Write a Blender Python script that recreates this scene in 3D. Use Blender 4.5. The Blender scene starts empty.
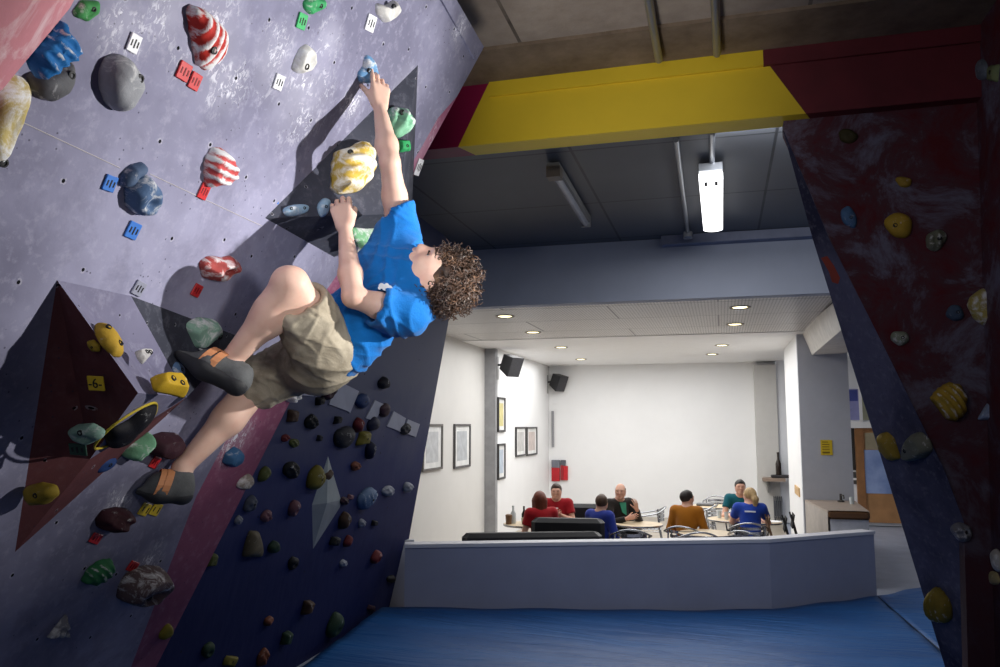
import bpy, math, random
import numpy as np
from mathutils import Vector, Matrix, Euler

SC = bpy.context.scene
COL = SC.collection
random.seed(7)

# ------------------------------------------------------------------ camera
F_PX, CAM_H, YAW, PITCH = 800.0, 2.15, math.radians(15.4), math.radians(6.45)
cam_data = bpy.data.cameras.new('camera')
cam = bpy.data.objects.new('camera', cam_data)
COL.objects.link(cam)
cam.location = (0, 0, CAM_H)
cam.rotation_euler = (math.pi / 2 + PITCH, 0, YAW)
cam_data.sensor_width = 36.0
cam_data.lens = F_PX / 1000 * 36.0
cam_data.clip_start = 0.05
SC.camera = cam
RM = np.array(Euler((math.pi / 2 + PITCH, 0, YAW)).to_matrix())
EYE = np.array([0, 0, CAM_H])
RV = np.array([math.cos(YAW), math.sin(YAW), 0.0])      # to the right
FV = np.array([-math.sin(YAW), math.cos(YAW), 0.0])     # straight ahead, level
UP = np.array([0, 0, 1.0])


def V(*a):
    return np.array(a, float)


def unit(v):
    v = np.asarray(v, float)
    return v / np.linalg.norm(v)


def ray(px, py):
    return RM @ np.array([(px - 500) / F_PX, (333.5 - py) / F_PX, -1.0])


def at_d(px, py, d):
    """world point seen at a photo position, d metres ahead"""
    r = ray(px, py)
    return EYE + r * (d / (r @ FV))


class Plane:
    def __init__(s, p, n):
        s.p = np.asarray(p, float)
        s.n = unit(n)

    def hit(s, px, py, off=0.0):
        r = ray(px, py)
        t = ((s.p + s.n * off - EYE) @ s.n) / (r @ s.n)
        return EYE + r * t


def at_z(px, py, z):
    return Plane((0, 0, z), (0, 0, 1)).hit(px, py)


def at_y(px, py, y):
    return Plane((0, y, 0), (0, -1, 0)).hit(px, py)


def at_x(px, py, x):
    return Plane((x, 0, 0), (1, 0, 0)).hit(px, py)


# ------------------------------------------------------------------ materials
def lin(c):
    return tuple((x / 255 / 12.92 if x / 255 <= .04045 else ((x / 255 + .055) / 1.055) ** 2.4) for x in c) + (1.0,)


class NT:
    def __init__(s, name):
        s.m = bpy.data.materials.new(name)
        s.m.use_nodes = True
        s.t = s.m.node_tree
        s.b = s.t.nodes['Principled BSDF']
        s.tc = s.t.nodes.new('ShaderNodeTexCoord')

    def n(s, typ, **kw):
        nd = s.t.nodes.new(typ)
        for k, v in kw.items():
            if k in nd.inputs:
                nd.inputs[k].default_value = v
            else:
                setattr(nd, k, v)
        return nd

    def l(s, a, b):
        s.t.links.new(a, b)

    def noise(s, scale, detail=4, rough=.6, vec=None, dist=0.0):
        nd = s.n('ShaderNodeTexNoise', Scale=scale, Detail=detail, Roughness=rough, Distortion=dist)
        s.l(vec or s.tc.outputs['Object'], nd.inputs['Vector'])
        return nd.outputs['Fac']

    def ramp(s, fac, stops):
        nd = s.n('ShaderNodeValToRGB')
        cr = nd.color_ramp
        while len(cr.elements) < len(stops):
            cr.elements.new(.5)
        for e, (p, c) in zip(cr.elements, stops):
            e.position = p
            e.color = c if len(c) == 4 else tuple(c) + (1,)
        s.l(fac, nd.inputs['Fac'])
        return nd.outputs['Color']

    def mix(s, fac, a, b, mode='MIX'):
        nd = s.n('ShaderNodeMix', data_type='RGBA', blend_type=mode)
        for sock, v in ((0, fac), (6, a), (7, b)):
            if isinstance(v, (int, float)):
                nd.inputs[sock].default_value = v
            elif isinstance(v, tuple):
                nd.inputs[sock].default_value = v
            else:
                s.l(v, nd.inputs[sock])
        return nd.outputs[2]

    def math(s, op, a, b=0.0):
        nd = s.n('ShaderNodeMath', operation=op)
        for i, v in enumerate((a, b)):
            if isinstance(v, (int, float)):
                nd.inputs[i].default_value = v
            else:
                s.l(v, nd.inputs[i])
        return nd.outputs[0]

    def mapping(s, loc=(0, 0, 0), rot=(0, 0, 0), sc=(1, 1, 1)):
        nd = s.n('ShaderNodeMapping')
        nd.inputs['Location'].default_value = loc
        nd.inputs['Rotation'].default_value = rot
        nd.inputs['Scale'].default_value = sc
        s.l(s.tc.outputs['Object'], nd.inputs['Vector'])
        return nd.outputs[0]

    def color(s, c):
        s.l(c, s.b.inputs['Base Color']) if not isinstance(c, tuple) else setattr(s.b.inputs['Base Color'], 'default_value', c)

    def bump(s, h, strength=.3, dist=.01):
        nd = s.n('ShaderNodeBump', Strength=strength, Distance=dist)
        s.l(h, nd.inputs['Height'])
        s.l(nd.outputs[0], s.b.inputs['Normal'])

    def set(s, rough=.6, metal=0.0, spec=.4):
        s.b.inputs['Roughness'].default_value = rough
        s.b.inputs['Metallic'].default_value = metal
        s.b.inputs['Specular IOR Level'].default_value = spec


_cache = {}


def paint(rgb, rough=.55, metal=0.0, var=.12, scale=6.0, bump=0.0, spec=.4, key=''):
    """plain procedural paint with mottling"""
    k = (tuple(rgb), rough, metal, var, scale, bump, key)
    if k in _cache:
        return _cache[k]
    m = NT('paint_%d_%d_%d%s' % (tuple(rgb) + (key,)))
    c = lin(rgb)
    lo = tuple(x * (1 - var) for x in c[:3]) + (1,)
    hi = tuple(min(1, x * (1 + var)) for x in c[:3]) + (1,)
    f = m.noise(scale)
    m.color(m.ramp(f, [(.3, lo), (.7, hi)]))
    if bump:
        m.bump(m.noise(scale * 8), bump, .004)
    m.set(rough, metal, spec)
    _cache[k] = m.m
    return m.m


def hold_mat(rgb, chalk=.35, chalk_rgb=(226, 226, 226), scale=30):
    """moulded resin with chalk rubbed over it"""
    k = ('hold', tuple(rgb), chalk, tuple(chalk_rgb))
    if k in _cache:
        return _cache[k]
    m = NT('resin_%d_%d_%d' % tuple(rgb))
    c = lin(rgb)
    base = m.mix(m.noise(scale), tuple(x * .65 for x in c[:3]) + (1,), c)
    f = m.noise(scale * .6, 6, .7, dist=.6)
    cr_ = m.n('ShaderNodeAttribute', attribute_name='crest')
    f = m.math('ADD', f, m.math('MULTIPLY', cr_.outputs['Fac'], .14))
    lo_ = .66 - .4 * chalk
    msk = m.ramp(f, [(lo_, (0, 0, 0)), (lo_ + .16, (1, 1, 1))])
    m.color(m.mix(msk, base, lin(chalk_rgb)))
    m.bump(m.noise(scale * 5), .35, .003)
    m.set(.7, 0, .25)
    _cache[k] = m.m
    return m.m


def emit(rgb, strength, key=''):
    m = NT('lit_' + key)
    m.b.inputs['Emission Color'].default_value = lin(rgb)
    m.b.inputs['Emission Strength'].default_value = strength
    m.color(lin(rgb))
    return m.m


# ------------------------------------------------------------------ objects
def tag(o, label=None, cat=None, group=None, kind=None):
    if label:
        o['label'] = label
    if cat:
        o['category'] = cat
    if group:
        o['group'] = group
    if kind:
        o['kind'] = kind
    return o


def thing(name, label, cat, loc=(0, 0, 0), rz=0.0, group=None):
    o = bpy.data.objects.new(name, None)
    o.empty_display_size = .1
    COL.objects.link(o)
    o.location = tuple(float(x) for x in loc)
    o.rotation_euler = (0, 0, rz)
    return tag(o, label, cat, group)


def link(name, me, mat, parent=None, loc=None):
    o = bpy.data.objects.new(name, me)
    COL.objects.link(o)
    if mat is not None and not me.materials:
        me.materials.append(mat)
    if loc is not None:
        o.location = tuple(float(x) for x in loc)
    if parent is not None:
        o.parent = parent
    return o


def mesh(name, verts, faces, smooth=False):
    me = bpy.data.meshes.new(name)
    me.from_pydata([tuple(map(float, v)) for v in verts], [], [tuple(map(int, f)) for f in faces])
    if smooth:
        me.polygons.foreach_set('use_smooth', [True] * len(me.polygons))
    me.update()
    return me


def mesh_np(name, v, q, smooth=True):
    me = bpy.data.meshes.new(name)
    nv, nq = len(v), len(q)
    me.vertices.add(nv)
    me.vertices.foreach_set('co', np.ascontiguousarray(v, dtype=np.float32).ravel())
    me.loops.add(nq * 4)
    me.loops.foreach_set('vertex_index', np.ascontiguousarray(q, dtype=np.int32).ravel())
    me.polygons.add(nq)
    me.polygons.foreach_set('loop_start', np.arange(0, nq * 4, 4, dtype=np.int32))
    me.update(calc_edges=True)
    me.validate()
    if smooth:
        me.polygons.foreach_set('use_smooth', [True] * len(me.polygons))
    return me


def copy_tree(o, parent=None):
    c = o.copy()
    COL.objects.link(c)
    if parent is not None:
        c.parent = parent
    for ch in [x for x in bpy.data.objects if x.parent == o]:
        copy_tree(ch, c)
    return c


def frame_from(d):
    d = unit(d)
    a = V(0, 0, 1) if abs(d[2]) < .9 else V(1, 0, 0)
    x = unit(np.cross(a, d))
    return x, np.cross(d, x), d


class MB:
    """collects shapes for ONE mesh"""

    def __init__(s):
        s.v, s.f = [], []

    def add(s, v, f):
        b = len(s.v)
        s.v += [np.asarray(x, float) for x in v]
        s.f += [tuple(i + b for i in q) for q in f]
        return s

    def box(s, c, size, axes=None, bev=0.0):
        hx, hy, hz = (q / 2 for q in size)
        ax = axes or (V(1, 0, 0), V(0, 1, 0), V(0, 0, 1))
        c = np.asarray(c, float)
        if bev <= 0:
            pts = [(sx * hx, sy * hy, sz * hz) for sz in (-1, 1) for sx, sy in ((-1, -1), (1, -1), (1, 1), (-1, 1))]
            fs = [(3, 2, 1, 0), (4, 5, 6, 7), (0, 1, 5, 4), (1, 2, 6, 5), (2, 3, 7, 6), (3, 0, 4, 7)]
        else:
            b = min(bev, hx * .98, hy * .98, hz * .98)
            pts, fs = [], []
            rings = [(hx - b, hy - b, -hz, 0), (hx, hy, -hz + b, b), (hx, hy, hz - b, b), (hx - b, hy - b, hz, 0)]
            for (x, y, z, _) in rings:
                bb = b
                pts += [(-x + bb, -y, z), (x - bb, -y, z), (x, -y + bb, z), (x, y - bb, z), (x - bb, y, z), (-x + bb, y, z), (-x, y - bb, z), (-x, -y + bb, z)]
            for r in range(3):
                for i in range(8):
                    j = (i + 1) % 8
                    fs.append((r * 8 + i, r * 8 + j, r * 8 + 8 + j, r * 8 + 8 + i))
            fs.append(tuple(range(7, -1, -1)))
            fs.append(tuple(range(24, 32)))
        return s.add([c + ax[0] * p[0] + ax[1] * p[1] + ax[2] * p[2] for p in pts], fs)

    def span(s, lo, hi, bev=0.0):
        lo, hi = np.asarray(lo, float), np.asarray(hi, float)
        return s.box((lo + hi) / 2, hi - lo, None, bev)

    def tube(s, pts, r, n=8, closed=False):
        pts = [np.asarray(p, float) for p in pts]
        rs = r if hasattr(r, '__len__') else [r] * len(pts)
        m = len(pts)
        v = []
        x = None
        for i, p in enumerate(pts):
            a = pts[(i - 1) % m] if closed else pts[max(0, i - 1)]
            b = pts[(i + 1) % m] if closed else pts[min(m - 1, i + 1)]
            d = unit(b - a)
            if x is None:
                x = frame_from(d)[0]
            x = unit(x - d * (x @ d))
            y = np.cross(d, x)
            for k in range(n):
                t = 2 * math.pi * k / n
                v.append(p + (x * math.cos(t) + y * math.sin(t)) * rs[i])
        f = []
        for i in range(m if closed else m - 1):
            j = (i + 1) % m
            for k in range(n):
                l = (k + 1) % n
                f.append((i * n + k, i * n + l, j * n + l, j * n + k))
        if not closed:
            f.append(tuple(range(n - 1, -1, -1)))
            f.append(tuple((m - 1) * n + k for k in range(n)))
        return s.add(v, f)

    def lathe(s, prof, c=(0, 0, 0), d=(0, 0, 1), n=20, sx=1.0, sy=1.0):
        x, y, d = frame_from(d)
        c = np.asarray(c, float)
        v, f = [], []
        for (r, h) in prof:
            for k in range(n):
                t = 2 * math.pi * k / n
                v.append(c + x * r * sx * math.cos(t) + y * r * sy * math.sin(t) + d * h)
        for i in range(len(prof) - 1):
            for k in range(n):
                l = (k + 1) % n
                f.append((i * n + k, i * n + l, i * n + n + l, i * n + n + k))
        f.append(tuple(range(n - 1, -1, -1)))
        f.append(tuple((len(prof) - 1) * n + k for k in range(n)))
        return s.add(v, f)

    def cyl(s, a, b, r, n=16):
        a, b = np.asarray(a, float), np.asarray(b, float)
        return s.tube([a, b], r, n)

    def prism(s, pts, ext):
        """polygon pts swept by vector ext"""
        n = len(pts)
        pts = [np.asarray(p, float) for p in pts]
        e = np.asarray(ext, float)
        f = [tuple(range(n)), tuple(range(2 * n - 1, n - 1, -1))]
        f += [(i, i + n, (i + 1) % n + n, (i + 1) % n) for i in range(n)]
        return s.add(pts + [p + e for p in pts], f)

    def build(s, name, mat, parent=None, loc=None, smooth=False, sub=None):
        v = np.array(s.v)
        if sub is not None:
            v = v - np.asarray(sub, float)
        elif loc is not None:
            v = v - np.asarray(loc, float)
        me = mesh(name, v, s.f, smooth)
        import bmesh
        bm = bmesh.new()
        bm.from_mesh(me)
        bmesh.ops.recalc_face_normals(bm, faces=bm.faces)
        bm.to_mesh(me)
        bm.free()
        if smooth:
            me.polygons.foreach_set('use_smooth', [True] * len(me.polygons))
            try:
                me.set_sharp_from_angle(angle=math.radians(40))
            except Exception:
                pass
        return link(name, me, mat, parent, loc if parent is None else None)


def struct(name, mb, mat, parent=None):
    o = mb.build(name, mat, parent)
    if parent is None:
        o['kind'] = 'structure'
    return o


def text_mesh(txt, size, extrude=.001):
    cu = bpy.data.curves.new('lettering', 'FONT')
    cu.body = txt
    cu.size = size
    cu.extrude = extrude
    cu.align_x = 'CENTER'
    cu.align_y = 'CENTER'
    cu.resolution_u = 3
    o = bpy.data.objects.new('lettering', cu)
    COL.objects.link(o)
    dg = bpy.context.evaluated_depsgraph_get()
    me = bpy.data.meshes.new_from_object(o.evaluated_get(dg))
    bpy.data.objects.remove(o)
    return me


def place_axes(me, origin, x, y):
    x = unit(x)
    z = unit(np.cross(x, y))
    y = np.cross(z, x)
    n = len(me.vertices)
    a = np.empty(n * 3, np.float32)
    me.vertices.foreach_get('co', a)
    a = a.reshape(-1, 3)
    w = origin + a[:, :1] * x + a[:, 1:2] * y + a[:, 2:3] * z
    me.vertices.foreach_set('co', w.astype(np.float32).ravel())
    me.update()
    return me


# ------------------------------------------------------------------ soft bodies: distance field + surface nets
def rc(a, b, ra, rb=None, k=.03, squash=None, clip=None, sub=False):
    return dict(t='rc', a=np.asarray(a, float), b=np.asarray(b, float), ra=ra, rb=ra if rb is None else rb, k=k, squash=squash, clip=clip, sub=sub)


def el(c, radii, axes=None, k=.02, clip=None, sub=False):
    ax = np.array(axes if axes is not None else np.eye(3), float)
    return dict(t='el', c=np.asarray(c, float), r=np.asarray(radii, float), ax=ax, k=k, clip=clip, sub=sub)


def _dist(p, X):
    if p['t'] == 'el':
        q = (X - p['c']) @ p['ax'].T
        k0 = np.linalg.norm(q / p['r'], axis=-1)
        k1 = np.linalg.norm(q / (p['r'] ** 2), axis=-1) + 1e-9
        d = k0 * (k0 - 1) / k1
    else:
        a, b = p['a'], p['b']
        s = 1.0
        if p['squash'] is not None:
            n, s = p['squash']
            n = unit(n)
            m = (a + b) / 2
            X = X + ((X - m) @ n)[..., None] * n * (1 / s - 1)
            a = a + n * ((a - m) @ n) * (1 / s - 1)
            b = b + n * ((b - m) @ n) * (1 / s - 1)
        ba = b - a
        l2 = ba @ ba
        t = np.clip(((X - a) @ ba) / max(l2, 1e-9), 0, 1)
        q = X - a - t[..., None] * ba
        d = np.linalg.norm(q, axis=-1) - (p['ra'] + (p['rb'] - p['ra']) * t)
        if s < 1:
            d = d * (s * .5 + .5)
    if p['clip']:
        for (pt, n) in p['clip']:
            d = np.maximum(d, (Xo(X, p) - np.asarray(pt)) @ unit(n))
    return d


def Xo(X, p):
    if p['t'] == 'rc' and p['squash'] is not None:
        n, s = p['squash']
        n = unit(n)
        m = (p['a'] + p['b']) / 2
        return X + ((X - m) @ n)[..., None] * n * (s - 1)
    return X


def _bb(p, pad):
    if p['t'] == 'el':
        r = p['r'].max()
        return p['c'] - r - pad, p['c'] + r + pad
    r = max(p['ra'], p['rb'])
    return np.minimum(p['a'], p['b']) - r - pad, np.maximum(p['a'], p['b']) + r + pad


def nets(prims, vox):
    add = [p for p in prims if not p['sub']]
    lo = np.min([_bb(p, 3 * vox)[0] for p in add], axis=0)
    hi = np.max([_bb(p, 3 * vox)[1] for p in add], axis=0)
    n = np.ceil((hi - lo) / vox).astype(int) + 1
    f = np.full(n, 9.0, np.float32)
    for p in prims:
        pad = (p['k'] + 3 * vox)
        a, b = _bb(p, pad)
        i0 = np.clip(np.floor((a - lo) / vox).astype(int), 0, n)
        i1 = np.clip(np.ceil((b - lo) / vox).astype(int) + 1, 0, n)
        if np.any(i1 <= i0):
            continue
        gx = [lo[d] + np.arange(i0[d], i1[d]) * vox for d in range(3)]
        X = np.stack(np.meshgrid(*gx, indexing='ij'), -1)
        d = _dist(p, X).astype(np.float32)
        sl = tuple(slice(i0[q], i1[q]) for q in range(3))
        g = f[sl]
        if p['sub']:
            f[sl] = np.maximum(g, -d)
        else:
            k = max(p['k'], 1e-4)
            h = np.maximum(k - np.abs(g - d), 0) / k
            f[sl] = np.minimum(g, d) - h * h * k * .25
    ins = f < 0
    c = np.zeros(n - 1, np.uint8)
    offs = [(i, j, k) for i in (0, 1) for j in (0, 1) for k in (0, 1)]
    for (i, j, k) in offs:
        c += ins[i:n[0] - 1 + i, j:n[1] - 1 + j, k:n[2] - 1 + k]
    act = np.argwhere((c > 0) & (c < 8))
    idx = np.full(n - 1, -1, np.int32)
    idx[tuple(act.T)] = np.arange(len(act))
    vals = np.stack([f[act[:, 0] + i, act[:, 1] + j, act[:, 2] + k] for (i, j, k) in offs], 1)
    acc = np.zeros((len(act), 3))
    cnt = np.zeros(len(act))
    O = np.array(offs, float)
    for a in range(8):
        for b in range(a + 1, 8):
            if np.abs(O[a] - O[b]).sum() != 1:
                continue
            va, vb = vals[:, a], vals[:, b]
            m = (va < 0) != (vb < 0)
            t = np.where(m, va / np.where(m, va - vb, 1), 0)
            acc += np.where(m[:, None], O[a] + t[:, None] * (O[b] - O[a]), 0)
            cnt += m
    verts = lo + (act + acc / np.maximum(cnt, 1)[:, None]) * vox
    quads = []
    for ax in range(3):
        u, w = (ax + 1) % 3, (ax + 2) % 3
        s0 = [slice(None)] * 3
        s1 = [slice(None)] * 3
        s0[ax] = slice(0, n[ax] - 1)
        s1[ax] = slice(1, n[ax])
        A, B = ins[tuple(s0)], ins[tuple(s1)]
        e = np.argwhere(A != B)
        e = e[(e[:, u] > 0) & (e[:, w] > 0) & (e[:, u] < n[u] - 1) & (e[:, w] < n[w] - 1)]
        flip = A[tuple(e.T)]
        def cell(du, dw):
            q = e.copy()
            q[:, u] -= du
            q[:, w] -= dw
            return idx[tuple(q.T)]
        q = np.stack([cell(1, 1), cell(0, 1), cell(0, 0), cell(1, 0)], 1)
        q[~flip] = q[~flip][:, ::-1]
        quads.append(q)
    q = np.concatenate(quads)
    q = q[(q >= 0).all(1)]
    vol = np.einsum('ij,ij->', verts[q[:, 0]] - verts.mean(0), np.cross(verts[q[:, 2]] - verts[q[:, 0]], verts[q[:, 3]] - verts[q[:, 1]]))
    if vol < 0:
        q = q[:, ::-1]
    return verts, q


def soft(name, prims, vox, mat, parent=None, sub=None, fold=None):
    v, q = nets(prims, vox)
    # one relaxing pass keeps the surface even
    for _ in range(2):
        acc = np.zeros_like(v)
        cnt = np.zeros(len(v))
        for a, b in ((0, 1), (1, 2), (2, 3), (3, 0)):
            np.add.at(acc, q[:, a], v[q[:, b]])
            np.add.at(acc, q[:, b], v[q[:, a]])
            np.add.at(cnt, q[:, a], 1)
            np.add.at(cnt, q[:, b], 1)
        v = v * .5 + .5 * acc / np.maximum(cnt, 1)[:, None]
    if fold is not None:
        e1 = v[q[:, 2]] - v[q[:, 0]]
        e2 = v[q[:, 3]] - v[q[:, 1]]
        fn = np.cross(e1, e2)
        nn = np.zeros_like(v)
        for k in range(4):
            np.add.at(nn, q[:, k], fn)
        nn /= np.linalg.norm(nn, axis=1)[:, None] + 1e-12
        v = v + nn * fold(v, nn)[:, None]
    if sub is not None:
        v = v - np.asarray(sub, float)
    return link(name, mesh_np(name, v, q), mat, parent)
# ================================================================== THE ROOM
ZC = 4.22                       # gym ceiling
YB0 = float(at_z(640, 62.5, ZC)[1])          # painted beam
ZB = float(at_y(640, 129.5, YB0)[2])
YB1 = float(at_z(640, 140, ZB)[1])
YL, ZL, ZK = 9.0, 3.53, 3.57    # lintel over the café opening, café ceiling
Y_BACK = 19.2

# --- floor, ceiling materials
m = NT('grey_floor')
m.color(m.ramp(m.noise(3.0), [(.3, lin((146, 152, 168))), (.7, lin((162, 168, 184)))]))
m.set(.45)
GREYFLOOR = m.m
m = NT('cafe_floor')
m.color(m.ramp(m.noise(5.0), [(.3, lin((150, 140, 126))), (.7, lin((172, 162, 148)))]))
m.set(.4)
CAFEFLOOR = m.m

struct('floor', MB().span((-9, -6, -.12), (9, 22, -.02)), GREYFLOOR)

m = NT('dark_ceiling_boards')
br = m.n('ShaderNodeTexBrick', offset=0.0, squash=1.0)
br.inputs['Scale'].default_value = 1.0
br.inputs['Mortar Size'].default_value = .012
br.inputs['Brick Width'].default_value = 1.485
br.inputs['Row Height'].default_value = 1.485
br.inputs['Color1'].default_value = lin((92, 94, 98))
br.inputs['Color2'].default_value = lin((86, 88, 92))
br.inputs['Mortar'].default_value = lin((22, 22, 24))
mp = m.mapping(loc=(1.045, -7.33 + 1.485 * 5, 0))
m.l(mp, br.inputs['Vector'])
m.color(m.mix(m.math('MULTIPLY', m.noise(4), .35), br.outputs['Color'], lin((104, 108, 116))))
m.set(.5)
struct('ceiling', MB().span((-4.2, YB1, ZC), (4.5, YL + .2, ZC + .15)), m.m)

m = NT('concrete_slab')
f = m.noise(2.2, 8, .7)
br = m.n('ShaderNodeTexBrick', offset=0.0)
br.inputs['Scale'].default_value = 1.0
br.inputs['Mortar Size'].default_value = .01
br.inputs['Brick Width'].default_value = 1.485
br.inputs['Row Height'].default_value = 3.0
br.inputs['Mortar'].default_value = lin((60, 54, 48))
br.inputs['Color1'].default_value = lin((172, 158, 144))
br.inputs['Color2'].default_value = lin((164, 150, 138))
m.l(m.mapping(loc=(1.0, 1.6, 0)), br.inputs['Vector'])
m.color(m.mix(m.ramp(f, [(.35, (0, 0, 0)), (.7, (1, 1, 1))]), br.outputs['Color'], lin((138, 124, 112)), 'MIX'))
m.bump(m.noise(18, 6), .4, .01)
m.set(.85)
CONC = m.m
mb = MB().span((-4.2, -1.5, ZC), (4.5, YB1, ZC + .15))
struct('ceiling_front', mb, CONC)
m = NT('brown_downstand')
m.color(m.ramp(m.noise(3, 7, .7), [(.35, lin((104, 88, 72))), (.68, lin((140, 122, 104)))]))
m.set(.85)
struct('trim_ceiling_band', MB().span((-3.2, YB0 - .42, ZC - .02), (3.2, YB0, ZC)), m.m)

# --- painted beam: magenta end, yellow middle, red end
YEL = paint((222, 190, 44), .5, var=.04, scale=3)
MAG = paint((138, 14, 66), .5, var=.06, scale=3)
RED = paint((96, 30, 38), .6, var=.2, scale=4)
BEAM = bpy.data.objects.new('trim_beam', None)
COL.objects.link(BEAM)
BEAM['kind'] = 'structure'


def beam_x(px, py):
    return at_y(px, py, YB0)[0]


x_my0, x_my1 = beam_x(490, 76), beam_x(458, 150)
x_yr0, x_yr1 = beam_x(757, 52), beam_x(806, 117)
zt, zb = ZC - .001, ZB


def beam_part(name, l0, l1, r0, r1, mat):
    """slanted colour break: l0/r0 at the top, l1/r1 at the foot"""
    d = YB1 - YB0
    v = [(l0, YB0, zt), (r0, YB0, zt), (r1, YB0, zb), (l1, YB0, zb), (l0, YB1, zt), (r0, YB1, zt), (r1 + .06 * (r1 != r0), YB1, zb), (l1 + .06 * (l1 != l0), YB1, zb)]
    f = [(0, 1, 2, 3), (4, 7, 6, 5), (3, 2, 6, 7), (0, 4, 5, 1), (0, 3, 7, 4), (1, 5, 6, 2)]
    MB().add(v, f).build(name, mat, BEAM)


beam_part('magenta_end', -3.3, -3.3, x_my0, x_my1, MAG)
beam_part('yellow_face', x_my0, x_my1, x_yr0, x_yr1, YEL)
beam_part('red_end', x_yr0, x_yr1, 3.0, 3.0, RED)
MB().span((x_my0 - .0, YB0 - .022, ZC - .11), (x_yr0 + .03, YB0, ZC - .021)).build('yellow_lip', YEL, BEAM)
MB().span((x_yr0 + .03, YB0 - .022, ZC - .11), (3.0, YB0, ZC - .021)).build('red_lip', RED, BEAM)

# --- lintel wall over the café
LAV = paint((164, 169, 184), .6, var=.05, scale=2)
struct('wall_lintel', MB().span((-4.2, YL, ZL), (4.5, YL + .18, ZC)), LAV)
xa = at_y(662, 240, YL)[0]
struct('trim_lintel_ledge', MB().span((xa, YL - .16, ZC - .1), (2.6, YL, ZC - .002)), paint((128, 132, 152), .6))

# --- café shell
WHITE = paint((232, 232, 232), .6, var=.02, scale=1.5)
CREAM = paint((212, 210, 206), .6, var=.03, scale=1.5)
GREYW = paint((128, 130, 138), .6, var=.03, scale=1.5)
m = NT('perforated_metal')
f1 = m.n('ShaderNodeTexVoronoi', Scale=26.0, Randomness=0.0)
m.l(m.tc.outputs['Object'], f1.inputs['Vector'])
wv = m.math('GREATER_THAN', f1.outputs['Distance'], .30)
br = m.n('ShaderNodeTexBrick', offset=0.5)
br.inputs['Scale'].default_value = 1.0
br.inputs['Mortar Size'].default_value = .012
br.inputs['Brick Width'].default_value = 2.6
br.inputs['Row Height'].default_value = 1.2
br.inputs['Color1'].default_value = lin((206, 203, 200))
br.inputs['Color2'].default_value = lin((214, 211, 208))
br.inputs['Mortar'].default_value = lin((120, 118, 118))
m.l(m.tc.outputs['Object'], br.inputs['Vector'])
m.color(m.mix(wv, lin((128, 124, 122)), br.outputs['Color']))
m.set(.45, .2)
struct('ceiling_cafe_front', MB().span((-5.6, YL + .18, ZK), (4.5, 13.0, ZK + .1)), m.m)
struct('ceiling_cafe_rear', MB().span((-5.6, 13.0, ZK - .01), (4.5, Y_BACK + .2, ZK + .1)), paint((236, 236, 236), .6, var=.02))

struct('wall_cafe_back', MB().span((-5.6, Y_BACK, 0), (1.2, Y_BACK + .2, ZK)), WHITE)
xc = at_y(755, 420, Y_BACK)[0]
struct('wall_cafe_recess', MB().span((xc, Y_BACK - .35, 0), (1.2, Y_BACK - .002, ZK - .1)), paint((196, 194, 190), .6, var=.03))
X_W2 = float(at_y(549, 424, Y_BACK)[0])
Y_PIL = float(at_x(495.5, 424, X_W2)[1])
X_W1 = float(at_y(484.5, 424, Y_PIL)[0])
struct('wall_cafe_left_front', MB().span((X_W1 - .2, YL + .18, 0), (X_W1, Y_PIL, ZK)), CREAM)
struct('trim_pilaster', MB().span((X_W1 - .2, Y_PIL, 0), (X_W2, Y_PIL + .14, ZK)), paint((150, 150, 152), .6))
struct('wall_cafe_left_rear', MB().span((X_W1 - .2, Y_PIL + .14, 0), (X_W2, Y_BACK, ZK)), WHITE)

# pillar between the café and the corridor
p0 = at_d(800, 420, 12.6)
p1 = at_d(851, 420, 12.45)
YP = float(p0[1])
PX0, PX1 = float(p0[0]), float(at_y(851, 430, YP)[0])
struct('wall_pillar', MB().span((PX0, YP, 0), (PX1, YP + .12, ZK)), paint((176, 178, 186), .6, var=.03))
struct('wall_pillar_jamb', MB().span((PX0, YP + .12, 0), (PX0 + .3, YP + 2.7, ZK)), WHITE)
struct('trim_dado', MB().span((PX0 - .02, YP + .5, .98), (PX0, YP + 1.3, 1.12)), paint((196, 158, 104), .5))
# slanted brace at the head of the pillar
d0, d1 = at_y(801, 330, YP - .02), at_y(812, 355, YP - .02)
d2, d3 = at_y(846, 326, YL + .3), at_y(839, 298, YL + .3)
struct('trim_brace', MB().add([d0, d1, d2, d3] + [q + V(.5, .25, 0.02) for q in (d0, d1, d2, d3)],
                              [(0, 1, 2, 3), (7, 6, 5, 4), (0, 4, 5, 1), (1, 5, 6, 2), (2, 6, 7, 3), (3, 7, 4, 0)]), paint((206, 202, 196), .6))

# far corridor wall with the wooden door
pf = at_d(870, 424, 17.4)
YF = float(pf[1])
FARW = paint((226, 228, 232), .6, var=.02)
struct('wall_corridor_far', MB().span((1.2, YF, 0), (8.0, YF + .2, ZC)), FARW)
struct('wall_corridor_right', MB().span((7.6, 5.2, 0), (7.8, YF, ZC)), GREYW)


def far(px, py):
    return at_y(px, py, YF)


def far_rect(x0, y0, x1, y1, t0, t1):
    a, b = far(x0, y1), far(x1, y0)
    return (a[0], YF - t1, a[2]), (b[0], YF - t0, b[2])


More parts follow.
